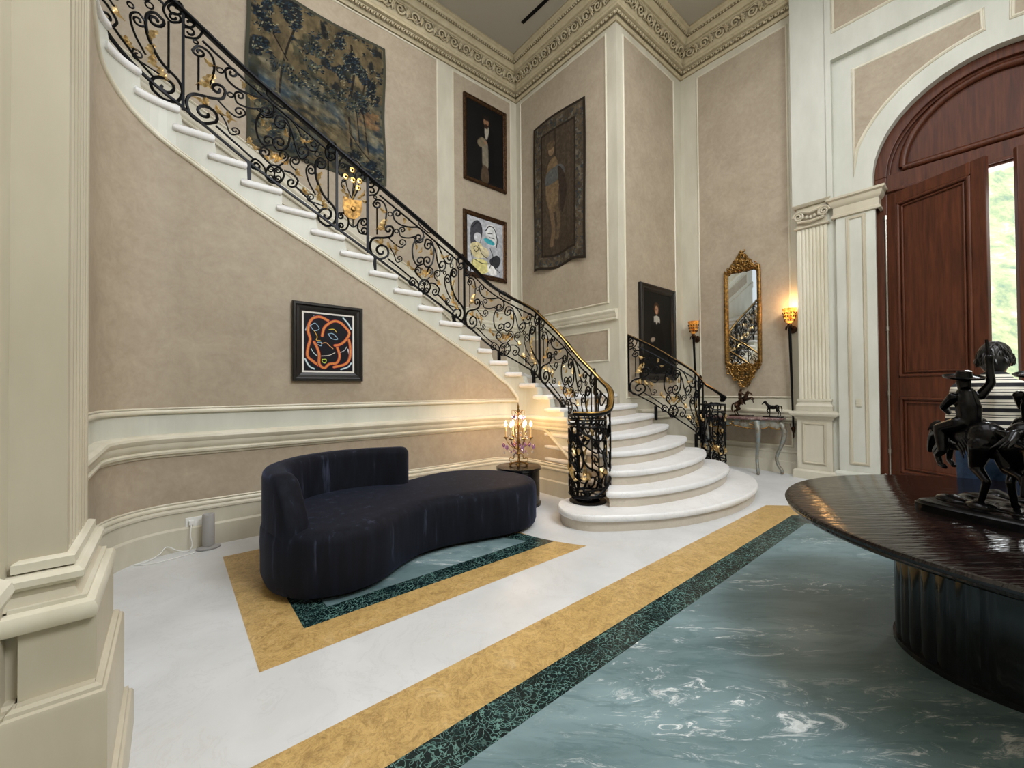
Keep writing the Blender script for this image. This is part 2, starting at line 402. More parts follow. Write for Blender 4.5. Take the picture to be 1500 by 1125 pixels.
# wall 2
mb=MB(); mb.box((X2,Y3,0),(X2+.3,YB+.2,ZC)); w2=mb.build('wall_landing',M['cream'],kind='structure')
poly_panel([(X2,4.185,2.83),(X2,4.185,7.35),(X2,6.36,7.35),(X2,6.36,2.83)],(-1,0,0),w2)
poly_panel([(X2,4.185,1.86),(X2,4.185,2.38),(X2,6.3,2.38),(X2,6.3,1.86)],(-1,0,0),w2)
mb=MB(); mb.sweep([(X2,YB,2.53),(X2,Y3+.02,2.53)],PF_RAIL); mb.build('chair_rail',M['moulding'],w2,smooth=30,kind='structure')
# wall 3
mb=MB(); mb.box((X2+.3,Y3,0),(X4+.2,Y3+.2,ZC)); w3=mb.build('wall_portrait',M['cream'],kind='structure')
poly_panel([(5.79,Y3,1.24),(5.79,Y3,7.3),(7.42,Y3,7.3),(7.42,Y3,1.24)],(0,-1,0),w3)
mb=MB(); mb.sweep([(X2+.5,Y3,.86),(X4,Y3,.86)],PF_RAIL); mb.build('chair_rail',M['moulding'],w3,smooth=30,kind='structure')
mb=MB(); mb.sweep([(6.1,Y3,0),(X4,Y3,0)],PF_BASE); mb.build('baseboard',M['cream'],w3,smooth=30,kind='structure')
# wall 4 (mirror)
mb=MB(); mb.box((X4,2.0,0),(X4+.2,Y3,ZC)); w4=mb.build('wall_mirror',M['cream'],kind='structure')
poly_panel([(X4,2.17,1.23),(X4,2.17,7.3),(X4,3.64,7.3),(X4,3.64,1.23)],(-1,0,0),w4)
poly_panel([(X4,2.17,.44),(X4,2.17,.82),(X4,3.64,.82),(X4,3.64,.44)],(-1,0,0),w4)
mb=MB(); mb.sweep([(X4,Y3,.86),(X4,2.05,.86)],PF_RAIL); mb.build('chair_rail',M['moulding'],w4,smooth=30,kind='structure')
mb=MB(); mb.sweep([(X4,Y3,0),(X4,2.05,0)],PF_BASE); mb.build('baseboard',M['cream'],w4,smooth=30,kind='structure')
# cornice
CP=[(-3,YB),(X2,YB),(X2,Y3),(X4,Y3),(X4,1.9)]
PF_CORN=[(0,7.43),(.03,7.43),(.035,7.45),(.05,7.47),(.05,7.52),(.085,7.53),(.09,7.545),(.13,7.56),(.13,7.60),(.12,7.62),(.14,7.66),(.17,7.74),(.2,7.80),(.225,7.82),(.225,7.85),(.25,7.86),(.27,7.90),(.31,7.93),(.31,7.95),(.34,7.96),(.36,8.0),(.40,8.02),(.40,8.05),(0,8.05)]
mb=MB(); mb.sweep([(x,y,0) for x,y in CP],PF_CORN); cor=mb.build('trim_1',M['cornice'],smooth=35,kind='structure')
def offpath(path,o):
    P=[Vector((x,y,0)) for x,y in path]; out=[]
    for i in range(len(P)):
        def sd(d): d.normalize(); return d.cross(V(0,0,1))
        if i==0: S=sd(P[1]-P[0])
        elif i==len(P)-1: S=sd(P[i]-P[i-1])
        else:
            a,b=sd(P[i]-P[i-1]),sd(P[i+1]-P[i]); S=(a+b).normalized(); S=S/S.dot(a)
        out.append(P[i]+S*o)
    return out
fr=MB(); fr2=MB()
for (o,zc,h,kind) in ((.19,7.735,.17,0),(.09,7.50,.06,1),(.34,7.935,.03,2)):
    OP=offpath(CP,o)
    for i in range(len(OP)-1):
        A,B=OP[i],OP[i+1]; L=(B-A).length; T=(B-A)/L; S=T.cross(V(0,0,1)); 
        if i==0: A=A+T*2.2; L-=2.2
        st=.25 if kind==0 else (.085 if kind==1 else .05); n=max(1,int(L/st)); st=L/n
        for k in range(n):
            c=A+T*(st*(k+.5))+V(0,0,zc)
            if kind==0:
                sg=1 if k%2 else -1
                tilt=(V(0,0,1)*.87+S*.45).normalized()
                pts=[]
                for q in range(15):
                    a=q/14*PI*2.6; rr=.072*(1-q/17); pts.append(c+T*(rr*cos(a)*1.1-.03)+tilt*(sg*rr*sin(a)))
                fr.tube(pts,[.021-.010*q/14 for q in range(15)],5)
                for j in range(5):
                    a=R(-70+35*j); d=T*cos(a)*.9+tilt*sin(a)*sg; p=c+T*.085+d*.035
                    fr.tube([c+T*.07,p+S*.012,c+T*.07+d*.075],[.010,.023,.006],5)
                fr.tube([c+T*(-.15)-tilt*sg*.07,c-T*.07-tilt*sg*.045+S*.01,c+T*.02-tilt*sg*.07,c+T*.15+tilt*sg*.06],[.008,.012,.011,.008],4)
            elif kind==1:
                fr2.ell(c,(.026,.026,.024),6,4); fr2.tube([c+T*.03-V(0,0,.02),c+T*.055+V(0,0,.022)],[.012,.008],4)
            else: fr2.ell(c,(.016,.016,.02),5,4)
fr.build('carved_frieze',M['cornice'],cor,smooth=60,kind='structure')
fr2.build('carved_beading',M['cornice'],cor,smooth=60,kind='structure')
# ceiling
mb=MB(); mb.box((-3,-3.4,0),(10,-3.2,ZC)); mb.build('wall_front',M['cream'],kind='structure')
mb=MB(); mb.box((-9,-3.2,ZC),(10,8,ZC+.15)); ceil=mb.build('ceiling',M['ceiling'],kind='structure')

# arch wall (door side)
AYC,AZC,AR=-.03,4.32,1.15
def arch_poly(r,yj,z0,n=40):
    return [(AYC+r*cos(t),AZC+r*sin(t)) for t in [PI*k/n for k in range(n+1)]]
mb=MB()
def arch_wall(mb,x0,x1,ya,yb,zt,r):
    # wall between ya(>0) and yb(<0) with arched opening
    arcp=[(AYC+r*cos(PI*k/48),AZC+r*sin(PI*k/48)) for k in range(49)]
    for x in (x0,x1):
        vs=[];fs=[]
        mb.add([V(x,ya,0),V(x,AYC+r,0),V(x,AYC+r,AZC),V(x,ya,AZC)],[(0,1,2,3)])
        mb.add([V(x,yb,0),V(x,AYC-r,0),V(x,AYC-r,AZC),V(x,yb,AZC)],[(0,1,2,3)])
        for k in range(48):
            (a,b),(c,d)=arcp[k],arcp[k+1]
            def top(y,z):
                t=PI*0; return (max(min(y,ya),yb))
            ta=ya+(yb-ya)*k/48; tb=ya+(yb-ya)*(k+1)/48
            mb.add([V(x,a,b),V(x,c,d),V(x,tb,zt),V(x,ta,zt)],[(0,1,2,3)])
        mb.add([V(x,ya,AZC),V(x,AYC+r,AZC),V(x,ya,zt)],[(0,1,2)]); mb.add([V(x,yb,AZC),V(x,AYC-r,AZC),V(x,yb,zt)],[(0,1,2)])
    for k in range(48):
        (a,b),(c,d)=arcp[k],arcp[k+1]; mb.add([V(x0,a,b),V(x0,c,d),V(x1,c,d),V(x1,a,b)],[(0,1,2,3)])
    for y in (AYC+r,AYC-r): mb.add([V(x0,y,0),V(x1,y,0),V(x1,y,AZC),V(x0,y,AZC)],[(0,1,2,3)])
    for y in (ya,yb): mb.add([V(x0,y,0),V(x1,y,0),V(x1,y,zt),V(x0,y,zt)],[(0,1,2,3)])
arch_wall(mb,XA-.03,XA+.25,1.9,-3.2,ZC,AR); wr=mb.build('wall_right',M['cream_white'],kind='structure')
# step-back band above the arch and outer frame (recess look)
mb=MB(); mb.box((XA-.12,-3.2,6.22),(XA-.03,1.555,ZC)); mb.box((XA-.12,1.555,4.1),(XA-.03,1.62,ZC)); mb.build('upper_band',M['cream_white'],wr,kind='structure')
poly_panel([(XA-.12,1.52,6.62),(XA-.12,1.52,7.9),(XA-.12,-2.6,7.9),(XA-.12,-2.6,6.62)],(-1,0,0),wr,bead=.04)
sp=[(1.315,5.977),(.088,5.969),(.082,5.716)]+[(AYC+(AR+.25)*cos(t),AZC+(AR+.25)*sin(t)) for t in np.linspace(R(84),R(9),22)]
sp=[(y,z) for y,z in sp if not(z<5.7 and y>1.30)]+[(1.318,4.5)]
poly_panel([(XA-.03,y,z) for y,z in sp],(-1,0,0),wr,bead=.045)
sp2=[(2*AYC-y,z) for y,z in sp]
poly_panel([(XA-.03,y,z) for y,z in sp2],(-1,0,0),wr,bead=.045)
# jamb pilasters with impost
for sg in (1,-1):
    def yy(y): return AYC+sg*(y-AYC)
    mb=MB(); mb.box((XA-.09,yy(1.09),0),(XA-.03,yy(1.53),4.0)); mb.build('jamb_pilaster',M['cream_white'],wr,kind='structure')
    poly_panel([(XA-.09,yy(1.215),.30),(XA-.09,yy(1.215),3.82),(XA-.09,yy(1.395),3.82),(XA-.09,yy(1.395),.30)],(-1,0,0),wr,bead=.045,mat='cream_white',bmat='antique',rise=.004)
    mb=MB(); pth=[(XA-.03,yy(1.55),0),(XA-.09,yy(1.55),0),(XA-.09,yy(1.06),0),(XA+.2,yy(1.06),0)]
    if sg<0: pth=pth[::-1]
    mb.sweep(pth,[(0,3.86),(.03,3.87),(.03,3.90),(.01,3.92),(.01,4.02),(.03,4.04),(.045,4.07),(.05,4.11),(.08,4.13),(.08,4.16),(0,4.17)] if 1 else [])
    mb.build('impost',M['antique'],wr,smooth=30,kind='structure')
    mb=MB(); mb.sweep([(p[0],p[1],0) for p in pth],[(0,0),(.035,0),(.035,.14),(.02,.17),(0,.18)]); mb.build('plinth',M['cream_white'],wr,kind='structure')
# pier + fluted pilaster right
def pilaster(name,x,y0,y1,mat,back):
    """pilaster facing -X, face plane x, from y0(low) to y1, back plane"""
    root=sempty(name)
    w=y1-y0; c=(y0+y1)/2
    def ring(prof,z,grow=0,nm='plinth',mt='cream'):
        m=MB(); p=[(back,y1+grow,z),(x-grow,y1+grow,z),(x-grow,y0-grow,z),(back,y0-grow,z)]
        m.sweep(p,prof); m.box((x-grow+.001,y0-grow+.001,z+min(q[1] for q in prof)),(back,y1+grow-.001,z+max(q[1] for q in prof)))
        return m.build(nm,M[mt],root,smooth=30,kind='structure')
    # pedestal
    m=MB(); m.box((x-.035,y0-.03,.0),(back,y1+.03,.97)); m.build('pedestal',M['cream'],root,kind='structure')
    ring([(0,0),(.05,0),(.05,.11),(.035,.13),(0,.14)],0,.03,'pedestal_base')
    poly_panel([(x-.035,c-.135,.24),(x-.035,c-.135,.84),(x-.035,c+.135,.84),(x-.035,c+.135,.24)],(-1,0,0),root,bead=.035,mat='cream',bmat='antique',rise=.004)
    ring([(0,0),(.02,.0),(.025,.03),(.05,.05),(.075,.06),(.085,.09),(.075,.12),(.04,.13),(0,.135)],.9,.03,'pedestal_cap')
    ring([(0,0),(.04,0),(.04,.05),(.045,.07),(.035,.09),(.018,.11),(.02,.14),(.03,.15),(.028,.175),(0,.18)],1.035,0,'shaft_base')
    # shaft with flutes
    m=MB(); N=7; fw=(w-.06)/N; pr=[(x,y1),(x,y1-.03)]
    for k in range(N):
        a=y1-.03-k*fw
        for t in (0.14,.3,.5,.7,.86): pr.append((x+.016*math.sin(PI*(t-.14)/.72),a-t*fw))
        pr.append((x,a-fw))
    pr+=[(x,y0),(back,y0),(back,y1)]
    m.prism(pr,1.21,3.86); m.build('fluted_shaft',M[mat],root,smooth=50,kind='structure')
    # capital
    ring([(0,0),(.02,0),(.03,.012),(.02,.03),(0,.03)],3.84,0,'capital_necking','antique')
    m=MB(); m.box((x,y0,3.86),(back,y1,4.2))
    for yy_ in (y0+.03,y1-.03):
        pts=[]; 
        for q in range(26):
            a=q/25*PI*4.0; r_=.075*(1-q/30); pts.append(V(x-.035,yy_+r_*cos(a)*(1 if yy_>c else -1),4.03+r_*sin(a)))
        m.tube(pts,[.018-.007*q/25 for q in range(26)],6)
    m.tube([V(x-.03,y0+.05,4.1),V(x-.05,c,4.06),V(x-.03,y1-.05,4.1)],.022,6)
    for k in range(-2,3): m.ell((x-.035,c+k*.05,3.985+abs(k)*.012),(.022,.02,.03),8,6)
    m.tube([V(x-.03,y0+.02,3.95),V(x-.05,c,3.92),V(x-.03,y1-.02,3.95)],.02,6)
    m.build('ionic_capital',M['antique'],root,smooth=50,kind='structure')
    ring([(0,0),(.03,.0),(.05,.02),(.06,.04),(0,.045)],4.17,0,'abacus','antique')
    return root
pr_=pilaster('trim_2',7.52,1.64,2.02,'moulding',X4)
mb=MB(); mb.box((7.50,1.60,4.215),(X4+.15,2.07,ZC)); mb.box((7.60,1.6,0),(X4+.15,2.05,4.215)); mb.build('pier',M['cream_white'],pr_,kind='structure')

# wood arch head + fixed frame
XD=7.78
door=sempty('door_1')
mb=MB()
def arcband(mb,x0,x1,r0,r1,n=48,a0=0,a1=PI):
    vs=[];
    for k in range(n+1):
        t=a0+(a1-a0)*k/n
        for (r,x) in ((r0,x0),(r1,x0),(r1,x1),(r0,x1)): vs.append(V(x,AYC+r*cos(t),AZC+r*sin(t)))
    fs=[(4*k+j,4*k+4+j,4*k+4+(j+1)%4,4*k+(j+1)%4) for k in range(n) for j in range(4)]+[(0,1,2,3),(4*n,4*n+3,4*n+2,4*n+1)]
    mb.add(vs,fs)
arcband(mb,XD-.1,XD+.1,1.02,AR); arcband(mb,XD-.05,XD+.1,.99,1.03)
mb.box((XD-.1,AYC+1.02,0),(XD+.1,AYC+AR,AZC)); mb.box((XD-.1,AYC-1.02,0),(XD+.1,AYC-AR,AZC)); mb.build('door_frame',M['wood'],door,kind='structure',bevel=.008)
mb=MB(); mb.box((XD-.1,AYC-1.02,4.06),(XD+.1,AYC+1.02,4.34)); mb.box((XD-.14,AYC-1.02,4.09),(XD-.1,AYC+1.02,4.13)); mb.build('transom_rail',M['wood'],door,kind='structure',bevel=.008)
mb=MB(); pts=[(AYC+1.0*cos(PI*k/40),AZC+1.0*sin(PI*k/40)) for k in range(41)]
mb.add([V(XD,y,z) for y,z in pts]+[V(XD+.05,y,z) for y,z in pts],[tuple(range(41)),tuple(range(41,82))]); mb.build('arch_panel',M['wood'],door,kind='structure')
mb=MB(); ap=[V(XD-.02,AYC+.86*cos(PI*k/40),AZC+.1+.86*sin(PI*k/40)) for k in range(41)]; mb.tube(ap,.045,8,flat=(1,1)); mb.tube([V(XD-.02,AYC-.86,AZC+.09),V(XD-.02,AYC+.86,AZC+.09)],.045,8)
mb.build('arch_moulding',M['wood'],door,smooth=50,kind='structure')
def door_leaf(hy,ang,sgn):
    root=bpy.data.objects.new('door_leaf',None); COL.objects.link(root); root.parent=door; root.location=(XD-.06,hy,0); root.rotation_euler=(0,0,ang); root['kind']='structure'
    # local: leaf extends along -Y*sgn ; room side = -X
    W=1.04
    def bx(m,y0,y1,z0,z1,x0,x1): m.box((x0,-sgn*y0,z0),(x1,-sgn*y1,z1))
    m=MB(); H=4.06
    for a in ((0,.13,.02,H),(W-.13,W,.02,H),(.13,W-.13,.02,.22),(.13,W-.13,1.25,1.52),(.13,W-.13,H-.15,H)): bx(m,*a,-.03,.03)
    o=m.build('leaf_frame',M['wood'],root,kind='structure',bevel=.006)
    for z0,z1 in ((.22,1.25),(1.52,H-.15)):
        m=MB(); bx(m,.12,W-.12,z0-.01,z1+.01,-.012,.012); m.build('leaf_panel',M['wood'],root,kind='structure')
        for q in (0,1):
            ins=.02+.05*q; m=MB(); r_=.022 if q==0 else .012
            c=[V(-.022,-sgn*(.13+ins),z0+ins),V(-.022,-sgn*(W-.13-ins),z0+ins),V(-.022,-sgn*(W-.13-ins),z1-ins),V(-.022,-sgn*(.13+ins),z1-ins)]
            for i in range(4): m.tube([c[i],c[(i+1)%4]],r_,8)
            m.build('panel_bead',M['wood'],root,smooth=50,kind='structure')
    m=MB(); m.tube([V(-.05,-sgn*.02,.1),V(-.05,-sgn*.02,3.75)],.012,8)
    for z in (.5,1.3,2.2,3.75): m.tube([V(-.05,-sgn*.02,z-.03),V(-.05,-sgn*.02,z+.03)],.02,8)
    m.build('espagnolette_rod',M['steel'],root,smooth=50,kind='structure')
    return root
door_leaf(AYC+1.03,R(-27),1); door_leaf(AYC-1.03,R(27),-1)

# exterior seen through the gap
mb=MB(); mb.box((7.9,-6,-.12),(30,5,-.02)); mb.build('ground_outside',M['stone_out'],kind='structure')
mb=MB(); N=24
vs=[];fs=[]
for i in range(N+1):
    for j in range(N+1):
        x=14+i/N*26; y=-16+j/N*26; z=(i/N)**1.0*24+1.2*math.sin(j*.9)+.8*math.sin(i*1.3+j*.7); vs.append(V(x,y,z-.1))
fs=[(i*(N+1)+j,(i+1)*(N+1)+j,(i+1)*(N+1)+j+1,i*(N+1)+j+1) for i in range(N) for j in range(N)]
mb.add(vs,fs); hl=mb.build('hillside',M['hill'],smooth=60,kind='structure')

# left fluted pilaster (foreground) and near wall
lp=sempty('trim_3')
FX,FY,BKY=-.246,1.875,2.30; LX=-.365
def lring(prof,z,g,nm,mt='moulding'):
    m=MB(); p=[(LX,FY-g,z),(FX+g,FY-g,z),(FX+g,BKY+g*.6,z),(LX,BKY+g*.6,z)]
    m.sweep(p,prof); m.box((LX,FY-g+.001,z+min(q[1] for q in prof)),(FX+g-.001,BKY+g*.6-.001,z+max(q[1] for q in prof))); return m.build(nm,M[mt],lp,smooth=30,kind='structure')
pr=[(FX,FY),(FX,FY+.03)]; N=6; fw=(BKY-FY-.06)/N
for k in range(N):
    a=FY+.03+k*fw
    for t in (.14,.3,.5,.7,.86): pr.append((FX-.018*math.sin(PI*(t-.14)/.72),a+t*fw))
    pr.append((FX,a+fw))
pr+=[(FX,BKY),(LX,BKY),(LX,FY)]
mb=MB(); mb.prism(pr,.86,ZC); mb.build('fluted_shaft',M['antique'],lp,smooth=50,kind='structure')
LXE=-.336
def lring2(prof,z,g,nm,mt='moulding'):
    for xe,fy,gx in ((LXE,FY,0),(LX-.05,FY+.03,.0)):
        m=MB()
        if xe==LXE:
            p=[(xe,FY+.05,z),(xe,fy-g,z),(FX+g,fy-g,z),(FX+g,BKY+g*.6,z),(xe,BKY+g*.6,z)]; m.sweep(p,prof); m.box((xe+.001,fy-g+.001,z+min(q[1] for q in prof)),(FX+g-.001,BKY+g*.6-.001,z+max(q[1] for q in prof)))
        else:
            p=[(xe,fy-g,z),(LXE+.02,fy-g,z)]; m.sweep(p,prof); m.box((xe,fy-g+.001,z+min(q[1] for q in prof)),(LXE+.02,fy-g+.06,z+max(q[1] for q in prof)))
        m.build(nm,M['antique' if nm.startswith('pedestal') else mt],lp,smooth=30,kind='structure')
lring2([(0,0),(.006,0),(.02,.004),(.02,.03),(.006,.038),(0,.038)],.865,0,'shaft_fillet')
lring2([(0,0),(.03,.0),(.042,.012),(.042,.03),(.03,.042),(.0,.045)],.82,.0,'upper_torus')
lring2([(0,0),(.045,.0),(.03,.012),(.02,.03),(.024,.05),(.0,.05)],.77,.0,'scotia','antique')
lring2([(0,0),(.02,0),(.02,.012),(0,.012)],.765,.03,'torus_fillet')
lring2([(0,0),(.02,0),(.038,.008),(.046,.024),(.046,.042),(.038,.058),(.02,.066),(0,.066)],.70,.03,'lower_torus')
mb=MB(); mb.box((LXE,FY-.045,0),(FX+.07,BKY+.03,.705)); mb.box((LX-.05,FY-.015,0),(FX,BKY+.03,.70)); mb.build('pedestal_die',M['antique'],lp,kind='structure')
lring2([(0,0),(.03,0),(.03,.472),(.026,.485),(.018,.49),(.016,.50),(.006,.508),(0,.508)],0,.07,'pedestal_tier')
lring2([(0,0),(.03,0),(.03,.13),(.024,.145),(.016,.15),(.014,.165),(0,.168)],0,.10,'pedestal_foot')
mb=MB(); mb.box((LX-.2,-3.2,0),(LX,FY+.02,ZC)); wl=mb.build('wall_left',M['antique'],kind='structure')
mb=MB(); mb.sweep([(LX,-3.0,.80),(LX,1.50,.80)],PF_RAIL); mb.build('chair_rail',M['moulding'],wl,smooth=30,kind='structure')
mb=MB(); mb.box((LX-.4,BKY,0),(LX,2.6,ZC)) ; mb.build('return_pier',M['antique'],wl,kind='structure')

# ------------------------------------------------------------------ wall under the stair
ws=sempty('wall_stair')
ssmp=sorted(set([round(x,3) for x in np.arange(.2,7.28,.06)]+[SK[k] for k in SK if .2<SK[k]<7.27]+[SK[k]-.001 for k in SK if .2<SK[k]<7.27]))
def kz(s): # tread level covering s  (front of step k at SK[k]; step k spans s<SK[k])
    ks=[k for k in SK if SK[k]>=s]
    return (max(ks) if ks else 5)*RZ
mb=MB(); vs=[];fs=[]
for i,s in enumerate(ssmp):
    x,y=IPO(s,0); z1=kz(s)-.06; x2,y2=IPO(s,.10); vs+=[V(x,y,0),V(x,y,z1),V(x2,y2,z1),V(x2,y2,0)]
    if i: a=4*(i-1); fs+=[(a,a+4,a+5,a+1),(a+1,a+5,a+6,a+2),(a+2,a+6,a+7,a+3)]
mb.add(vs,fs); mb.build('stair_wall_face',M['cream_white'],ws,kind='structure')
path_full=[IPO(s,-.001) for s in np.arange(.2,7.27,.06)]
# travelling increasing s : right side (T x up) is towards viewer
mb=MB(); seg(mb,path_full,PF_BASE,0); mb.build('baseboard',M['cream'],ws,smooth=30,kind='structure')
mb=MB(); seg(mb,[p for p,s in zip(path_full,np.arange(.2,7.27,.06)) if s<6.98],PF_RAIL,.86); mb.build('chair_rail',M['moulding'],ws,smooth=30,kind='structure')
def curved_panel(ss,zlo,zhi,name):
    m=MB(); vs=[]; 
    for s in ss:
        x,y=IPO(s,-.008); vs+=[V(x,y,zlo(s)),V(x,y,zhi(s))]
    m.add(vs,[(2*i,2*i+2,2*i+3,2*i+1) for i in range(len(ss)-1)]); m.build(name,M['plaster'],ws,kind='structure',smooth=60)
    def line(pts):
        m=MB(); m.tube(pts,[.021]*len(pts),8,flat=(1,.8)); m.tube([p+V(0,0,.03) for p in pts],.009,6); m.build('panel_moulding',M['moulding'],ws,smooth=60,kind='structure')
    lo=[V(*IPO(s,-.010),zlo(s)) for s in ss]; hi=[V(*IPO(s,-.010),zhi(s)) for s in ss]; line(lo+hi[::-1]+[lo[0]])
su=[s for s in np.arange(.25,7.2,.05)]
def zh(s): return zn(s)+float(np.interp(s,[0,2.,3.3,5.3,5.6,5.86,6.05,6.2],[-.44,-.43,-.385,-.37,-.33,-.35,-.465,-.55]))
su=[s for s in su if zh(s)>1.235]
curved_panel(su,lambda s:1.225,zh,'upper_panel')
sl=list(np.arange(.25,7.16,.05))
curved_panel(sl,lambda s:.385,lambda s:min(.85,.85-(s-6.52)*.78 if s>6.52 else .85),'lower_panel')

# ------------------------------------------------------------------ staircase
st=empty('staircase',(4.9,3.0,0),'white marble staircase with rounded bottom steps sweeping up and left along the wall','staircase')
def tchild(o): o.parent=st; o.matrix_parent_inverse=Matrix.Translation(-Vector(st.location))
def offset_poly(P,d):
    n=len(P); out=[]; A=sum(P[i][0]*P[(i+1)%n][1]-P[(i+1)%n][0]*P[i][1] for i in range(n)); sg=1 if A>0 else -1
    for i in range(n):
        a=Vector(P[i-1]); b=Vector(P[i]); c=Vector(P[(i+1)%n]); e1=(b-a).normalized(); e2=(c-b).normalized()
        n1=Vector((e1.y,-e1.x))*sg; n2=Vector((e2.y,-e2.x))*sg; S=(n1+n2)
        S=S.normalized()/max(.4,S.normalized().dot(n1)) if S.length>.01 else n1
        out.append(tuple(b+S*d))
    return out
FR={1:[(3.62,3.12),(3.54,3.14),(3.40,3.17),(3.25,3.12),(3.11,2.98),(3.05,2.8),(3.1,2.62),(3.25,2.47),(3.55,2.26),(3.9,2.08),(4.3,1.96),(4.75,1.89),(5.2,1.895),(5.6,1.96),(5.95,2.09),(6.25,2.27),(6.45,2.48),(6.58,2.72),(6.6,2.95),(6.5,3.15),(6.3,3.28)],
2:[(3.86,3.05),(3.7,2.86),(3.56,2.7),(3.48,2.62),(3.75,2.42),(4.2,2.27),(4.75,2.20),(5.3,2.24),(5.75,2.35),(6.02,2.50),(6.17,2.66),(6.19,2.80),(6.1,2.92)],
3:[(3.86,3.0),(3.7,2.80),(3.95,2.60),(4.4,2.49),(4.95,2.48),(5.48,2.57),(5.8,2.68),(6.02,2.81),(6.13,2.96),(6.08,3.1)],
4:[(3.86,3.12),(3.86,2.98),(4.2,2.82),(4.66,2.77),(5.18,2.82),(5.7,2.94),(6.0,3.06),(6.12,3.19),(6.06,3.33)],
5:[(3.86,3.28),(4.1,3.09),(4.62,3.04),(5.2,3.12),(5.8,3.28),(6.06,3.38),(6.13,3.48),(6.05,3.6)],
6:[(3.86,3.46),(4.12,3.33),(4.5,3.27),(5.0,3.33),(5.5,3.43),(5.93,3.56),(6.06,3.68),(6.0,3.8)],
7:[(3.86,3.66),(4.3,3.53),(4.8,3.53),(5.3,3.62),(5.75,3.76),(5.9,3.86),(5.85,3.965)]}
BACK=[(5.95,3.965),(4.0,3.965),(3.88,3.9)]
def nosing_tread(P,z,nm='tread'):
    """rounded slab from outline P (outer nosing line)"""
    n=len(P); m=MB(); rings=[(-.016,-.066),(-.003,-.057),(0,-.033),(-.004,-.009),(-.018,0)]
    vs=[]
    for d,h in rings:
        for (x,y) in offset_poly(P,d): vs.append(V(x,y,z+h))
    fs=[tuple(range(n))[::-1]]+[(r*n+i,r*n+(i+1)%n,(r+1)*n+(i+1)%n,(r+1)*n+i) for r in range(4) for i in range(n)]
    m.add(vs,fs); top=offset_poly(P,-.016)
    m.add([V(x,y,z) for x,y in top],[tuple(range(n))])
    o=m.build(nm,M['step'],smooth=50); tchild(o); return o
for k in range(1,8):
    fr_=catmull([(x,y,0) for x,y in FR[k]],5); fr_=[(p.x,p.y) for p in fr_]
    if k==1: tail=[(6.12,3.5),(6.1,3.9),(3.95,3.9),(3.95,3.2)]
    else:
        tail=[(fr_[-1][0]-.02,fr_[-1][1]+.06),(6.0 if k<7 else 5.85,3.97),(3.88,3.97)]
    P=fr_+tail
    nosing_tread(P,k*RZ)
    m=MB(); m.prism(offset_poly(P,-.035),(k-1)*RZ-.001,k*RZ-.065); 
    m.sweep([(x,y,k*RZ-.06) for x,y in offset_poly(fr_,0)[1:-1]] if 0 else [(x,y,k*RZ-.076) for x,y in offset_poly(P,-.036)[2:len(fr_)-2]],[(0,0),(.012,.006),(.016,.019),(0,.019)])
    o=m.build('riser',M['riser']); tchild(o)
# winders and straight flight : outer points on walls
OUT={8:(5.60,4.02),9:(5.60,5.0),10:(5.60,6.0),11:(5.2,6.49),12:(4.5,6.49)}
OUT[7]=(5.60,3.97)
for k in range(13,34):
    s=SK[k]; x,y=IPO(s,0)
    if k<=23: OUT[k]=(x+max(0,(15-k))*.18,6.49)
    else:
        OUT[k]=(max(-2.35,.25-(k-23)*.75),6.49) if k<27 else (-2.35,6.3-(k-27)*.55)
def outer_line(a,b):
    pts=[a]
    for c in ((5.6,6.49),(-2.35,6.49)):
        if (abs(a[0]-c[0])<.01 and abs(b[1]-c[1])<.01 and a!=c) or (abs(a[1]-c[1])<.01 and abs(b[0]-c[0])<.01 and a[0]>b[0] and c[0]<0): pts.append(c)
    return pts+[b]
for k in range(8,32):
    s0=SK[k]; s1=SK[k+1]-.05
    ins=[IPO(s,-.03) for s in np.linspace(s0+.0,s1,6)]
    mid=IPO(s0,.3)
    P=ins+outer_line(OUT[k],OUT[k+1])[::-1]
    # dedupe
    Q=[]
    for p in P:
        if not Q or math.hypot(p[0]-Q[-1][0],p[1]-Q[-1][1])>.004: Q.append(p)
    nosing_tread(Q,k*RZ)
    ins2=[IPO(s,.012) for s in np.linspace(s0-.03,SK[k+1]-.03,6)]
    o1,o2=OUT[k],OUT[k+1]; P2=ins2+outer_line(o1,o2)[::-1]; Q=[]
    for p in P2:
        if not Q or math.hypot(p[0]-Q[-1][0],p[1]-Q[-1][1])>.004: Q.append(p)
    m=MB(); m.prism(Q,(k-1)*RZ-.1,k*RZ-.065); o=m.build('riser',M['riser']); tchild(o)
# string moulding line under tread returns on the inner side
mb=MB(); pts=[V(*IPO(s,-.012),zn(s)-.235) for s in np.arange(.25,6.3,.06)]; 
o=None

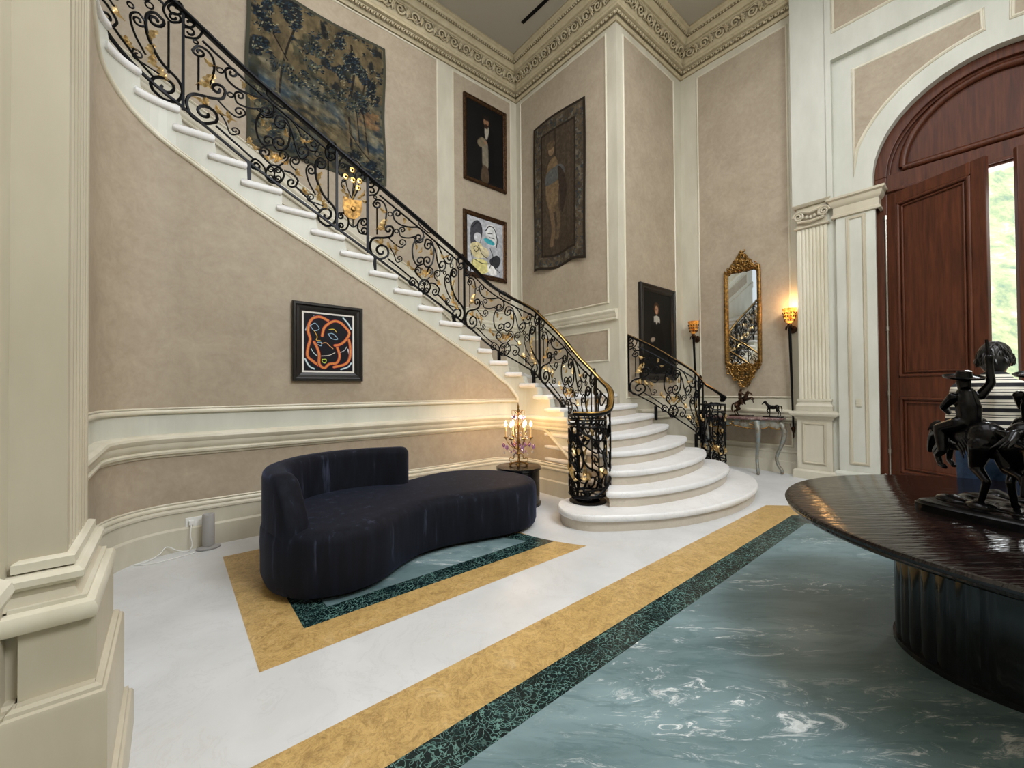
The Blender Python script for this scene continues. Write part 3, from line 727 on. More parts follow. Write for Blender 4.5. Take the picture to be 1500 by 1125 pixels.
# ------------------------------------------------------------------ wrought iron scroll panels
def spiral_pts(p,c,sg,turns=1.15,n=16,end=.18):
    dx,dy=p[0]-c[0],p[1]-c[1]; r=math.hypot(dx,dy); a=math.atan2(dy,dx); out=[]
    for i in range(1,n+1):
        t=i/n; rr=r*(1-(1-end)*t); out.append((c[0]+rr*cos(a+sg*turns*2*PI*t),c[1]+rr*sin(a+sg*turns*2*PI*t)))
    return out
def scroll(body,s0=None,s1=None):
    P=[(p.x,p.y) for p in catmull([(x,y,0) for x,y in body],6)]
    if s0: P=spiral_pts(body[0],s0[0],s0[1])[::-1]+P
    if s1: P=P+spiral_pts(body[-1],s1[0],s1[1])
    return P
CUR=[ # (points, radius class)
 (scroll([(283,196),(320,196),(343,240),(325,285),(285,298)],((297,222),-1),((297,268),1)),1),
 (scroll([(308,352),(330,322),(368,335),(388,380),(385,440),(370,500)],((333,352),-1)),1.1),
 (scroll([(432,515),(420,548),(380,562),(312,572),(288,620),(305,685),(350,702),(395,678)],((402,510),-1),((356,650),-1)),1.35),
 (scroll([(430,405),(440,445),(480,478),(540,495),(600,502),(632,540),(628,585)],((458,407),1),((601,565),1)),1.1),
 (scroll([(468,512),(480,550),(530,562),(575,555)],((490,512),1)),.9),
 (scroll([(400,560),(440,600),(480,622),(512,600)],None,((488,592),-1)),.8),
 (scroll([(585,562),(558,620),(562,690),(590,735),(632,728)],None,((608,710),-1)),1.1),
 (scroll([(640,612),(655,580),(695,600),(707,660),(695,730),(655,750),(634,728)],((667,618),-1),((660,712),1)),1.1),
 (scroll([(680,600),(715,650),(735,730),(760,785),(790,770)],None,((766,750),-1)),1),
 (scroll([(705,585),(745,640),(790,730),(830,748),(852,715)],None,((826,715),-1)),1),
 (scroll([(880,800),(855,783),(832,810),(835,880),(870,960),(920,1015),(938,1060),(922,1100),(885,1108),(850,1085)],((857,812),1),((885,1058),1)),1.3),
 (scroll([(830,835),(808,812),(785,840),(798,900),(830,960)],((809,842),1)),.9),
 (scroll([(600,895),(592,845),(555,812),(532,835)],None,((556,842),-1)),1),
 (scroll([(595,873),(612,836),(637,828),(662,836),(680,873),(662,908),(637,916),(612,908),(595,873)]),1),
 (scroll([(637,872),(640,850),(625,838)],None,((622,853),-1)),.7),(scroll([(637,872),(634,850),(650,838)],None,((652,853),1)),.7),
 (scroll([(637,872),(640,898),(625,906)],None,((622,890),1)),.7),(scroll([(637,872),(634,898),(650,906)],None,((652,890),-1)),.7),
 (scroll([(680,850),(715,860),(744,892),(735,920)],None,((715,905),1)),1),
 (scroll([(628,832),(592,800),(572,770),(590,745),(612,758)],None,((592,770),1)),.9),
 (scroll([(652,832),(688,802),(700,775),(685,755)],None,((678,776),-1)),.9),
 (scroll([(745,852),(712,820),(714,785),(742,778)],None,((731,798),1)),.8),
 (scroll([(870,1015),(830,1000),(795,990),(793,962)],None,((807,973),1)),.7),
 (scroll([(400,612),(432,660),(452,714),(484,705)],None,((470,692),-1)),.7),
 (scroll([(925,712),(895,722),(880,760),(900,797),(928,792)],((911,742),1),((911,778),-1)),1),
 (scroll([(330,372),(330,450),(330,545)]),.9),(scroll([(895,800),(895,900),(895,1000)]),.9),
 (scroll([(345,290),(600,502),(882,738)]),1.15),
 (scroll([(395,695),(470,752),(548,815)]),1.),(scroll([(735,925),(800,985),(858,1040)]),1.),
 (scroll([(560,560),(600,585),(640,560)]),.8),
 (scroll([(600,462),(618,455),(680,510),(684,535),(668,540),(608,488),(600,462)]),.9),
]
for cx,cy,r_ in ((412,410,13),(452,518,12),(320,306,9),(840,763,12),(786,798,10),(583,590,9)):
    CUR.append(([(cx+r_*cos(a),cy+r_*sin(a)) for a in np.linspace(0,2*PI,11)],.7))
LEAF=[(352,372,20,60,.34),(388,440,95,75,.5),(380,505,160,62,.5),(362,560,75,60,.42),(395,590,40,60,.36),(352,606,200,45,.4),(505,470,250,38,.5),(520,492,15,45,.4),(440,600,50,55,.36),(455,640,100,30,.4),
 (528,705,60,45,.5),(540,740,20,42,.45),(585,640,250,40,.4),(688,640,60,50,.4),(600,660,300,36,.4),(760,680,30,48,.4),(790,700,340,36,.4),
 (625,800,255,48,.5),(655,800,285,48,.5),(612,812,215,44,.45),(668,812,325,44,.45),(640,815,270,52,.45),(738,835,50,45,.5),(862,850,100,60,.42),(852,905,80,52,.5),(848,950,60,50,.5),(870,985,50,60,.45),(770,925,40,50,.45),(755,935,10,34,.4)]
def uv(x,y):
    u=(x-275)/665; yb=658+(x-275)*.695; yt=170+(x-275)*.865; return u,(yb-y)/(yb-yt)
IR=.0105
def leaf_mesh(mb,f,x,y,ang,ln,w,nrm):
    """folded serrated leaf drawn in panel coordinates"""
    a=R(ang); n=7; L=[];Rr=[];C=[]
    for i in range(n+1):
        t=i/n; bend=.5*math.sin(t*2.2); aa=a+bend*.7
        px=x+ln*t*cos(a)+ln*.22*math.sin(t*PI)*cos(a+PI/2); py=y+ln*t*sin(a)+ln*.22*math.sin(t*PI)*sin(a+PI/2)
        ww=ln*w*(math.sin(PI*min(1,t*1.15+.08))**.8 if t<.86 else .12*(1-t))*(1.0 if i%2 else .62)
        C.append(f(px,py,.012*math.sin(PI*t)+.006)); L.append(f(px+ww*cos(a+PI/2),py+ww*sin(a+PI/2),-.004)); Rr.append(f(px-ww*cos(a+PI/2),py-ww*sin(a+PI/2),-.004))
    B=[c-nn*.006 for c,nn in zip(C,[nrm]*len(C))]
    vs=L+C+Rr+B; m=n+1; fs=[]
    for i in range(n):
        fs+=[(i,i+1,m+i+1,m+i),(m+i,m+i+1,2*m+i+1,2*m+i),(2*m+i,2*m+i+1,3*m+i+1,3*m+i),(3*m+i,3*m+i+1,i+1,i)]
    mb.add(vs,fs)
def scroll_panel(fn,parent,loc,k=1.0,mirror=False,leaves=LEAF,cur=CUR):
    """fn(u,v,out)->Vector world"""
    def f(x,y,o=0):
        u,v=uv(x,y); u=min(max(u,.0),1.0); return fn(1-u if mirror else u,v,o)
    m=MB()
    for P,rc in cur: m.tube([f(x,y) for x,y in P],IR*rc*k,5)
    sp=m.build('scroll_panel',M['iron'],None,smooth=70); sp.parent=parent; sp.matrix_parent_inverse=Matrix.Translation(-loc)
    for (x,y,an,ln,w) in leaves:
        m=MB(); p0=f(x,y,0); nr=(f(x,y,.1)-p0).normalized()
        leaf_mesh(m,f,x,y,an,ln*1.1,w*.62,nr); 
        lf=m.build('gilt_leaf',M['gilt'],None,smooth=45); lf.parent=sp
    return sp
def bar_along(name,fn,us,v,parent,loc,mat,hw,hh,prof=None):
    m=MB(); pts=[fn(u,v,0) for u in us]
    m.sweep(pts,prof or [(-hw,-hh),(hw,-hh),(hw,hh),(-hw,hh)])
    o=m.build(name,M[mat],None,smooth=40); o.parent=parent; o.matrix_parent_inverse=Matrix.Translation(-loc); return o
VB,VT=.07,.965
RL=empty('stair_railing',(3.52,2.93,RZ),'long black iron scroll railing with gilt leaves climbing the stairs, ending in a cage','railing')
LOC=Vector(RL.location)
def zr(s):
    if s<6.2: return zn(s)
    return float(np.interp(s,[6.2,6.5,6.74,7.07,7.3,7.6],[zn(6.2),1.33,1.13,.80,.61,.40]))
def rfn(s0,s1,off=.09):
    def fn(u,v,o=0):
        s=s0+(s1-s0)*u; x,y=IPO(s,off-o); return V(x,y,zr(s)+VB+(VT-VB)*v)
    return fn
PANELS=[(-.55,.81),(.81,2.17),(2.17,3.52),(3.87,5.22),(5.22,6.32),(6.32,7.30)]
for s0,s1 in PANELS:
    if s1<.5: continue
    scroll_panel(rfn(s0,s1),RL,LOC,1.0 if s1<6 else .85)
# flower panel
def fl(fn):
    def f(x,y,o=0): # crop coordinates 65..270
        u=(x-65)/205; yb=510+(x-65)*.70; yt=40+(x-65)*.75; return fn(u,(yb-y)/(yb-yt),o)
    return f
f=fl(rfn(3.52,3.87)); m=MB()
for P,rc in [(scroll([(85,130),(70,160),(90,195)],((104,138),1),((100,190),-1)),.8),(scroll([(150,90),(110,80),(85,110)]),.8),(scroll([(150,90),(200,110),(240,160),(250,215),(225,225)],None,((215,190),1)),.8),
  (scroll([(80,420),(120,425),(140,470),(125,515),(85,520),(75,490)],((92,438),-1),((92,497),1)),1),(scroll([(255,455),(215,465),(200,500),(215,540),(255,552)],((240,478),1),((242,530),-1)),1),(scroll([(140,480),(170,505),(200,490)]),.8),
  (scroll([(85,105),(85,120),(85,132)]),.8),(scroll([(170,330),(170,420),(170,506)]),.7),(scroll([(100,230),(95,255),(120,290)],((110,228),1)),.7),(scroll([(160,330),(130,260),(122,205)]),.6),(scroll([(165,330),(172,250),(170,225)]),.6),(scroll([(168,330),(185,230),(165,165)]),.6),(scroll([(172,330),(200,280),(215,230)]),.6),(scroll([(170,335),(195,300),(208,272)]),.6)]:
    m.tube([f(x,y) for x,y in P],IR*rc,5)
sp=m.build('flower_panel',M['iron'],None,smooth=70); sp.parent=RL; sp.matrix_parent_inverse=Matrix.Translation(-LOC)
m=MB(); bask=[(105,320),(102,380),(112,430),(140,455),(180,462),(215,440),(228,400),(228,350),(165,345)]
for o in (.0,.02): m.add([f(x,y,o) for x,y in bask],[tuple(range(9))])
m.add([f(x,y,.0) for x,y in bask]+[f(x,y,.02) for x,y in bask],[(i,(i+1)%9,9+(i+1)%9,9+i) for i in range(9)])
m.lathe([(0,.0),(.02,.0),(.028,.006),(.02,.012),(0,.014)],f(168,400,.03),12,Matrix.Rotation(PI/2,4,'X'))
b=m.build('basket',M['old_gilt'],sp)
for (x,y) in ((165,163),(122,204),(170,225),(215,230),(205,272)):
    m=MB(); m.lathe([(.006,0),(.012,.004),(.03,.002),(.033,.008),(.022,.012),(.012,.01),(.0,.014)],f(x,y,.0),14,Matrix.Rotation(PI/2,4,'X')); gf=m.build('gilt_flower',M['brass'],sp,smooth=50); m=MB(); m.ell(f(x,y,.012),.011,8,6); m.build('flower_centre',M['iron'],gf)
for (x,y,an) in ((120,300,200),(110,285,250),(160,340,280),(200,330,320),(235,345,0),(225,320,300),(180,310,260),(140,330,230)):
    m=MB(); leaf_mesh(m,f,x,y,an,42,.33,V(0,-1,0)); m.build('gilt_leaf',M['gilt'],sp,smooth=45)
# posts
for s in (.81,2.17,3.52,3.87,5.22,6.32,7.30):
    x,y=IPO(s,.09); m=MB(); m.box((x-.012,y-.012,zr(s)+VB-.02),(x+.012,y+.012,zr(s)+VT-.02)); o=m.build('post',M['iron']); o.parent=RL; o.matrix_parent_inverse=Matrix.Translation(-LOC)
for s in (1.3,2.68,3.95,5.05,5.75,6.2,6.75):
    x,y=IPO(s,.09); m=MB(); m.box((x-.018,y-.018,kz(s)-.005),(x+.018,y+.018,max(kz(s)+.02,zr(s)+VB))); o=m.build('foot_post',M['iron']); o.parent=RL; o.matrix_parent_inverse=Matrix.Translation(-LOC)
us=np.linspace(0,1,110); fa=rfn(-.2,7.30)
bar_along('lower_rail',fa,us,0,RL,LOC,'iron',.013,.011)
# newel cage centre and volute
NC=V(3.52,2.93,0); NR=.2
zN0,zN1=RZ+.07,1.12
# handrail: path to volute
hp=[fa(u,1,0) for u in np.linspace(0,1,100)]
last=hp[-1]; vol=[]
ang0=R(8)
keys=[(3.955,3.08,1.50),(3.90,2.93,1.41),(3.82,2.83,1.33),(3.72,2.76,1.24),(3.60,2.705,1.165),(3.46,2.70,1.135),(3.35,2.78,1.13),(3.30,2.92,1.13)]
hp=[p for p in hp if p.y>3.22 or p.x<3.8]
hpath=[p for p in hp]+[q for q in catmull([hp[-1]]+[V(*k) for k in keys],6)][1:]
CAP=[(-.026,.004),(-.028,.012),(-.018,.022),(-.006,.026),(.006,.026),(.018,.022),(.028,.012),(.026,.004)]
cut=int(len(hpath)*.0)
m=MB(); m.sweep(hpath,CAP); o=m.build('handrail',M['brass'],None,smooth=50); o.parent=RL; o.matrix_parent_inverse=Matrix.Translation(-LOC)
o['label']='polished brass handrail'
m=MB(); m.sweep([p-V(0,0,.004) for p in hpath],[(-.02,-.02),(.02,-.02),(.036,-.006),(.036,.014),(.029,.018),(-.029,.018),(-.036,.014),(-.036,-.006)]); o=m.build('handrail_core',M['iron'],None,smooth=30); o.parent=RL; o.matrix_parent_inverse=Matrix.Translation(-LOC)
# link between last panel and cage : lower rail continues down around the cage
def xfn(u,v,o=0):
    Pz=XP[min(int(u*(len(XP)-1)),len(XP)-2)].lerp(XP[min(int(u*(len(XP)-1)),len(XP)-2)+1],u*(len(XP)-1)-min(int(u*(len(XP)-1)),len(XP)-2))
    zt=float(np.interp(u,[0,.35,.7,1],[1.545,1.44,1.33,1.2])); zb=float(np.interp(u,[0,1],[.67,.33])); return V(Pz.x,Pz.y,zb+(zt-zb)*v)
XP=catmull([V(3.98,3.2,0),V(3.945,3.05,0),(3.86,2.88,0),(3.72,2.78,0)],8)
scroll_panel(xfn,RL,LOC,.8,cur=[c for c in CUR if c[1]>=1],leaves=LEAF[::2])
lr=[fa(1,0,0),V(3.94,3.04,.58),V(3.84,2.87,.47),V(3.70,2.77,.38),V(3.5,2.72,.3),V(3.36,2.79,.25),V(3.3,2.93,.24)]
m=MB(); m.tube(catmull(lr,5),.014,6); 
m.tube([NC+V(NR*cos(a),NR*sin(a),RZ+.09) for a in np.linspace(0,2*PI,33)],.014,6)
m.tube([NC+V(NR,0,RZ+.09),NC+V(NR,0,1.06)],.009,6); m.tube([NC+V(NR*cos(a),NR*sin(a),1.06) for a in np.linspace(0,2*PI,33)],.011,6)
o=m.build('cage_hoops',M['iron'],None,smooth=60); o.parent=RL; o.matrix_parent_inverse=Matrix.Translation(-LOC)
m=MB(); m.lathe([(.135,0),(.20,0),(.20,.012),(.135,.012),(.135,0)],NC+V(0,0,RZ+.001),32); m.lathe([(0,0),(.05,0),(.05,.012),(0,.014)],NC+V(0,0,RZ+.001),16); m.tube([NC+V(-.14,0,RZ+.006),NC+V(.14,0,RZ+.006)],.006,5); m.lathe([(.03,.01),(.018,.04),(.03,.07),(.02,.09)],NC+V(0,0,RZ),12); 
for a in (0,PI/2,PI,PI*1.5): m.tube([NC+V(0,0,RZ+.085),NC+V(NR*cos(a+.4),NR*sin(a+.4),RZ+.09)],.009,5)
o=m.build('cage_foot',M['iron'],None,smooth=40); o.parent=RL; o.matrix_parent_inverse=Matrix.Translation(-LOC)
def cage(parent,loc,C,r,z0,z1,a0=0,sc=1.):
    def fn(u,v,o=0):
        a=a0-2*PI*u; return C+V((r+o)*cos(a),(r+o)*sin(a),z0+(z1-z0)*v)
    cc=[c for c in CUR]
    sp=scroll_panel(fn,parent,loc,1.0,leaves=LEAF[::1])
    for a in np.linspace(0,2*PI,4)[:-1]:
        m=MB(); x,y=C.x+r*cos(a+1.2),C.y+r*sin(a+1.2); m.box((x-.008,y-.008,z0),(x+.008,y+.008,z1)); o=m.build('post',M['iron']); o.parent=parent; o.matrix_parent_inverse=Matrix.Translation(-loc)
cage(RL,LOC,NC,NR,RZ+.09,1.09)

# right railing
RC=V(6.32,2.83,RZ)
RR=empty('stair_railing',tuple(RC),'short black iron scroll railing on the right side of the bottom steps','railing')
RLOC=Vector(RR.location)
rp=catmull([V(5.83,3.965,0),V(6.0,3.62,0),V(6.12,3.33,0),V(6.22,3.05,0),V(6.28,2.9,0)],12)
def rpt(u):
    t=u*(len(rp)-1); i=min(int(t),len(rp)-2); return rp[i].lerp(rp[i+1],t-i)
def rf(u,v,o=0):
    p=rpt(min(max(u,0),1)); d=(rpt(min(1,u+.02))-rpt(max(0,u-.02))).normalized(); n=V(d.y,-d.x,0)
    zb=1.36-.84*u; return V(p.x,p.y,zb+.915*v)+n*o
scroll_panel(lambda u,v,o=0: rf(u*.9,v,o),RR,RLOC,.95)
us=np.linspace(0,1,30)
bar_along('lower_rail',rf,us,0,RR,RLOC,'iron',.013,.011)
hr=[rf(u,1,0) for u in us]+[V(6.32,2.82,1.38),V(6.37,2.74,1.31),V(6.43,2.70,1.25),V(6.48,2.74,1.20)]
m=MB(); m.sweep(hr,CAP); o=m.build('handrail',M['brass'],None,smooth=50); o.parent=RR; o.matrix_parent_inverse=Matrix.Translation(-RLOC); o['label']='polished brass handrail'
m=MB(); m.sweep([p-V(0,0,.004) for p in hr],[(-.02,-.02),(.02,-.02),(.036,-.006),(.036,.014),(.029,.018),(-.029,.018),(-.036,.014),(-.036,-.006)]); o=m.build('handrail_core',M['iron'],None,smooth=30); o.parent=RR; o.matrix_parent_inverse=Matrix.Translation(-RLOC)
for u in (0.005,.84,.93):
    p=rf(u,0,0); q=rf(u,1,0); m=MB(); m.box((p.x-.011,p.y-.011,p.z),(q.x+.011,q.y+.011,q.z-.01)); o=m.build('post',M['iron']); o.parent=RR; o.matrix_parent_inverse=Matrix.Translation(-RLOC)
for u,zz in ((.3,6*RZ),(.8,3*RZ)):
    p=rf(u,0,0); m=MB(); m.box((p.x-.018-.05,p.y-.018,zz-.1),(p.x+.018-.05,p.y+.018,p.z)); o=m.build('foot_post',M['iron']); o.parent=RR; o.matrix_parent_inverse=Matrix.Translation(-RLOC)
CR=V(6.36,2.83,0)
cage(RR,RLOC,CR,.17,RZ+.06,1.14,1.)
m=MB()
m.tube([CR+V(.17,0,RZ+.06),CR+V(.17,0,1.14)],.009,6)
for z in (RZ+.06,1.14): m.tube([CR+V(.17*cos(a),.17*sin(a),z) for a in np.linspace(0,2*PI,29)],.012,6)
m.lathe([(0,0),(.17,0),(.17,.012),(0,.014)],CR+V(0,0,RZ+.001),28); m.lathe([(.025,.01),(.018,.03),(.02,.06)],CR+V(0,0,RZ),12)
for a in (0,PI/2,PI,PI*1.5): m.tube([CR+V(0,0,RZ+.058),CR+V(.17*cos(a),.17*sin(a),RZ+.06)],.009,5)
o=m.build('cage_hoops',M['iron'],None,smooth=50); o.parent=RR; o.matrix_parent_inverse=Matrix.Translation(-RLOC)

exec_art=True
# ------------------------------------------------------------------ painted pictures (colour attribute on a grid)
def vnoise(U,Vv,sc,seed=0,oct=4):
    out=np.zeros_like(U); amp=1.; tot=0
    for o in range(oct):
        r=np.random.default_rng(seed*31+o); G=r.random((64,64)); x=U*sc*2**o; y=Vv*sc*2**o
        xi=np.floor(x).astype(int); yi=np.floor(y).astype(int); fx=x-xi; fy=y-yi; fx=fx*fx*(3-2*fx); fy=fy*fy*(3-2*fy)
        g=lambda a,b: G[a%64,b%64]
        out+=amp*((g(xi,yi)*(1-fx)+g(xi+1,yi)*fx)*(1-fy)+(g(xi,yi+1)*(1-fx)+g(xi+1,yi+1)*fx)*fy); tot+=amp; amp*=.5
    return out/tot
class Canvas:
    def __init__(s,w,h,n,bg):
        s.nx=int(n); s.ny=int(n*h/w); s.w,s.h=w,h
        s.U,s.V=np.meshgrid(np.linspace(0,1,s.nx),np.linspace(0,1,s.ny)); s.C=np.zeros((s.ny,s.nx,3)); s.C[:]=bg
        s.A=h/w
    def put(s,mask,c,a=1.):
        mask=np.clip(mask,0,1)[...,None]*a; s.C=s.C*(1-mask)+np.array(c,float)*mask
    def soft(s,d,w=.004): return np.clip(.5-d/w,0,1)
    def ell(s,u,v,ru,rv,c,rot=0,a=1.,soft=.08,wob=0,seed=1):
        x=(s.U-u); y=(s.V-v)*s.A; q=R(rot); X=x*cos(q)+y*sin(q); Y=-x*sin(q)+y*cos(q); d=np.sqrt((X/ru)**2+(Y/(rv*s.A))**2)
        if wob: d=d+wob*(vnoise(s.U,s.V,14,seed)-.5)
        s.put(np.clip((1-d)/soft,0,1),c,a)
    def rect(s,u0,v0,u1,v1,c,a=1.): s.put(((s.U>u0)&(s.U<u1)&(s.V>v0)&(s.V<v1)).astype(float),c,a)
    def line(s,P,w,c,a=1.,cyc=False):
        P=[(p.x,p.y) for p in catmull([(x,y,0) for x,y in P],8,cyc)]
        if cyc: P.append(P[0])
        D=np.full(s.U.shape,9.)
        for (x0,y0),(x1,y1) in zip(P,P[1:]):
            X=s.U-x0; Y=(s.V-y0)*s.A; dx=x1-x0; dy=(y1-y0)*s.A; L=dx*dx+dy*dy+1e-12; t=np.clip((X*dx+Y*dy)/L,0,1); D=np.minimum(D,np.hypot(X-t*dx,Y-t*dy))
        s.put(np.clip((w-D)/(.25*w+1e-4)+.5,0,1),c,a); return D
    def poly(s,P,c,a=1.,sm=True):
        if sm: P=[(p.x,p.y) for p in catmull([(x,y,0) for x,y in P],6,True)]
        ins=np.zeros(s.U.shape,bool); n=len(P)
        for i in range(n):
            x0,y0=P[i]; x1,y1=P[(i+1)%n]
            if y0==y1: continue
            cond=((y0>s.V)!=(y1>s.V))&(s.U<(x1-x0)*(s.V-y0)/(y1-y0)+x0); ins^=cond
        s.put(ins.astype(float),c,a)
    def blur(s,k=1):
        for _ in range(k):
            p=np.pad(s.C,((1,1),(1,1),(0,0)),mode='edge'); s.C=(p[:-2,1:-1]+p[2:,1:-1]+p[1:-1,:-2]+p[1:-1,2:]+4*s.C)/8
        n=vnoise(s.U,s.V*s.A,20,77,4)[...,None]; s.C=s.C*(.8+.4*n)
    def build(s,name,origin,ux,nrm,parent,mat,disp=None,thick=.0):
        """origin = lower-left corner as seen, ux = unit vector to the right; V measured downwards"""
        o=Vector(origin); ux=Vector(ux); n=Vector(nrm); W,H=s.w,s.h
        me=bpy.data.meshes.new(name); nx,ny=s.nx,s.ny
        if disp is None: dd=np.zeros((ny,nx)); du=np.zeros((ny,nx)); dv=np.zeros((ny,nx))
        else: dd,du,dv=disp(s.U,s.V)
        X=s.U*W+du; Z=(1-s.V)*H+dv
        co=np.stack([o.x+ux.x*X+n.x*dd,o.y+ux.y*X+n.y*dd,o.z+Z],-1).reshape(-1,3)
        idx=np.arange(nx*ny).reshape(ny,nx); F=np.stack([idx[:-1,:-1],idx[1:,:-1],idx[1:,1:],idx[:-1,1:]],-1).reshape(-1,4)
        me.vertices.add(len(co)); me.vertices.foreach_set('co',co.ravel()); me.loops.add(F.size); me.loops.foreach_set('vertex_index',F.ravel())
        me.polygons.add(len(F)); me.polygons.foreach_set('loop_start',np.arange(0,F.size,4)); me.polygons.foreach_set('loop_total',np.full(len(F),4)); me.update(calc_edges=True); me.validate()
        at=me.color_attributes.new('Paint','FLOAT_COLOR','POINT'); c=np.clip(s.C/255.,0,1); c=np.where(c<=.04045,c/12.92,((c+.055)/1.055)**2.4); c=np.concatenate([c,np.ones((ny,nx,1))],-1)
        at.data.foreach_set('color',c.astype(np.float32).ravel()); me.materials.append(mat); me.polygons.foreach_set('use_smooth',[True]*len(me.polygons))
        ob=bpy.data.objects.new(name,me); COL.objects.link(ob)
        if parent: ob.parent=parent
        return ob
def frame(name,o,ux,nrm,W,H,fw,dep,mat,parent,inner=None,steps=True):
    """rectangular picture frame outer W x H at lower-left o"""
    o=Vector(o); ux=Vector(ux); n=Vector(nrm); z=V(0,0,1)
    prof=[(0,0),(0,dep*.7),(fw*.12,dep),(fw*.3,dep),(fw*.45,dep*.75),(fw*.7,dep*.7),(fw*.85,dep*.55),(fw,dep*.4),(fw,0)] if steps else [(0,0),(0,dep),(fw*.9,dep),(fw,dep*.7),(fw,0)]
    c=[(0,0),(W,0),(W,H),(0,H)]; ins=[(1,1),(-1,1),(-1,-1),(1,-1)]
    vs=[]
    for (a,b),(i,j) in zip(c,ins):
        for t,d in prof: vs.append(o+ux*(a+i*t)+z*(b+j*t)+n*(d+.001))
    k=len(prof); m=MB(); m.add(vs,[(q*k+r,((q+1)%4)*k+r,((q+1)%4)*k+(r+1)%k,q*k+(r+1)%k) for q in range(4) for r in range(k)])
    return m.build(name,M[mat],parent)
PO=.012
def picture(nm,label,cat,o,ux,nrm,W,H,fw,dep,mat,canvas,mount=0,group=None):
    root=empty(nm,tuple(Vector(o)+Vector(ux)*W/2),label,cat,group); inv=Matrix.Translation(-Vector(root.location))
    fr=frame('frame',o,ux,nrm,W,H,fw,dep,mat,None); fr.parent=root; fr.matrix_parent_inverse=inv
    o=Vector(o); ux=Vector(ux); n=Vector(nrm)
    if mount:
        m=MB(); a=o+ux*fw*.9+V(0,0,fw*.9)+n*dep*.35; m.add([a,a+ux*(W-1.8*fw),a+ux*(W-1.8*fw)+V(0,0,H-1.8*fw),a+V(0,0,H-1.8*fw)],[(0,1,2,3)]); q=m.build('mount',M['mat_white'],None); q.parent=root; q.matrix_parent_inverse=inv
    i=fw*.9+mount
    canvas.w=W-2*i; canvas.h=H-2*i
    c=canvas.build('canvas',tuple(o+ux*i+V(0,0,i)+n*(dep*.35+(.003 if mount else 0))),ux,nrm,None,M['paint']); c.parent=root; c.matrix_parent_inverse=inv
    m=MB(); a=o+ux*.01+V(0,0,.01)+n*.002; b=a+ux*(W-.02)+V(0,0,H-.02); m.add([a,a+ux*(W-.02),b,a+V(0,0,H-.02)],[(0,1,2,3)]); q=m.build('backing',M['blackframe'],None); q.parent=root; q.matrix_parent_inverse=inv
    return root
# -- large verdure tapestry on the back wall
T=Canvas(1.95,2.30,430,(96,86,64)); U,Vv=T.U,T.V
n1=vnoise(U,Vv,9,1,5); n2=vnoise(U,Vv,28,2,4); n3=vnoise(U,Vv*.4,40,3,3)
T.C=(np.array([104,92,68])*(.72+.5*n1[...,None])); 
T.put((Vv>.42)*np.clip((n1-.45)*4,0,1),(58,72,78),.6)
T.put(np.exp(-((Vv-.52-.2*U-.05*np.sin(U*9))/.05)**2),(52,72,90),.75)
T.put(np.exp(-((Vv-.47-.25*U+.03*np.sin(U*14))/.02)**2),(138,128,104),.6)
T.rect(.78,.5,.95,.62,(138,98,64),.6)
for (p,w) in (([(.2,.62),(.22,.45),(.25,.3),(.3,.15)],.016),([(.68,.98),(.7,.75),(.69,.55),(.72,.3),(.7,.1)],.022),([(.84,.8),(.82,.6),(.8,.45),(.82,.25)],.013),([(.77,.75),(.76,.6),(.74,.45)],.01),([(.69,.7),(.8,.8),(.93,.9)],.012),([(.25,.4),(.15,.28)],.01)):
    T.line(p,w,(112,98,74),.8); T.line([(x+.012,y) for x,y in p],w*.45,(26,24,24),.8)
rr=np.random.default_rng(3)
for (cu,cv,ru,rv,N,dk) in ((.25,.14,.24,.14,320,1),(.72,.2,.2,.2,360,1),(.9,.35,.12,.15,150,1),(.5,.3,.15,.1,130,0),(.1,.33,.1,.14,120,1),(.38,.5,.26,.07,170,0),(.75,.48,.15,.08,120,0),(.6,.9,.4,.1,170,0),(.86,.92,.14,.1,120,1),(.15,.75,.16,.18,160,0)):
    sd=int(cu*97+cv*31); nz=vnoise(U,Vv,16,sd,5); d=np.sqrt(((U-cu)/ru)**2+((Vv-cv)/rv)**2)
    T.put(np.clip((nz-.36-.16*d)*9,0,1)*(d<1.5),(26,30,34) if dk else (62,62,50),.85)
    for _ in range(int(N*2.3)):
        a=rr.random()*2*PI; q=math.sqrt(rr.random())*1.08; u=cu+ru*q*cos(a); v=cv+rv*q*sin(a)
        if not(.035<u<.965 and .03<v<.97): continue
        i0=int(u*(T.nx-1)); j0=int(v*(T.ny-1))
        if nz[j0,i0]-.14*q<.36: continue
        t=rr.random(); c=((20,28,36),(34,48,60),(48,64,76),(92,100,88),(138,130,104))[0 if t<.3 else 1 if t<.55 else 2 if t<.74 else 3 if t<.88 else 4]
        w=6; js=slice(max(0,j0-w),j0+w+1); is_=slice(max(0,i0-w),i0+w+1); uu=(U[js,is_]-u); v2=(Vv[js,is_]-v)*T.A; th=-1.2+rr.random()*1.0+(u-cu)/ru*.8; X=uu*cos(th)+v2*sin(th); Y=-uu*sin(th)+v2*cos(th); L1=.007+.006*rr.random()
        mk=((X/L1)**2+(Y/.0038)**2<1)[...,None]; T.C[js,is_]=np.where(mk,np.array(c)*1.,T.C[js,is_])
st=vnoise(U*1.2+Vv*.3,Vv*3.2-U*.9,13,12,5)
T.put(np.clip((st-.52)*7,0,1)*np.clip((Vv-.4)*4,0,1)*(Vv<.92),(140,130,102),.5); T.put(np.clip((.46-st)*7,0,1)*np.clip((Vv-.4)*4,0,1),(34,46,56),.55)
T.C*=(.7+.6*n2[...,None]); T.C*=(.85+.3*n3[...,None]); T.C*=.92
bd=np.minimum(np.minimum(U,1-U)*1.95,np.minimum(Vv,1-Vv)*2.3); T.put((bd<.045).astype(float),(70,70,60),1.)
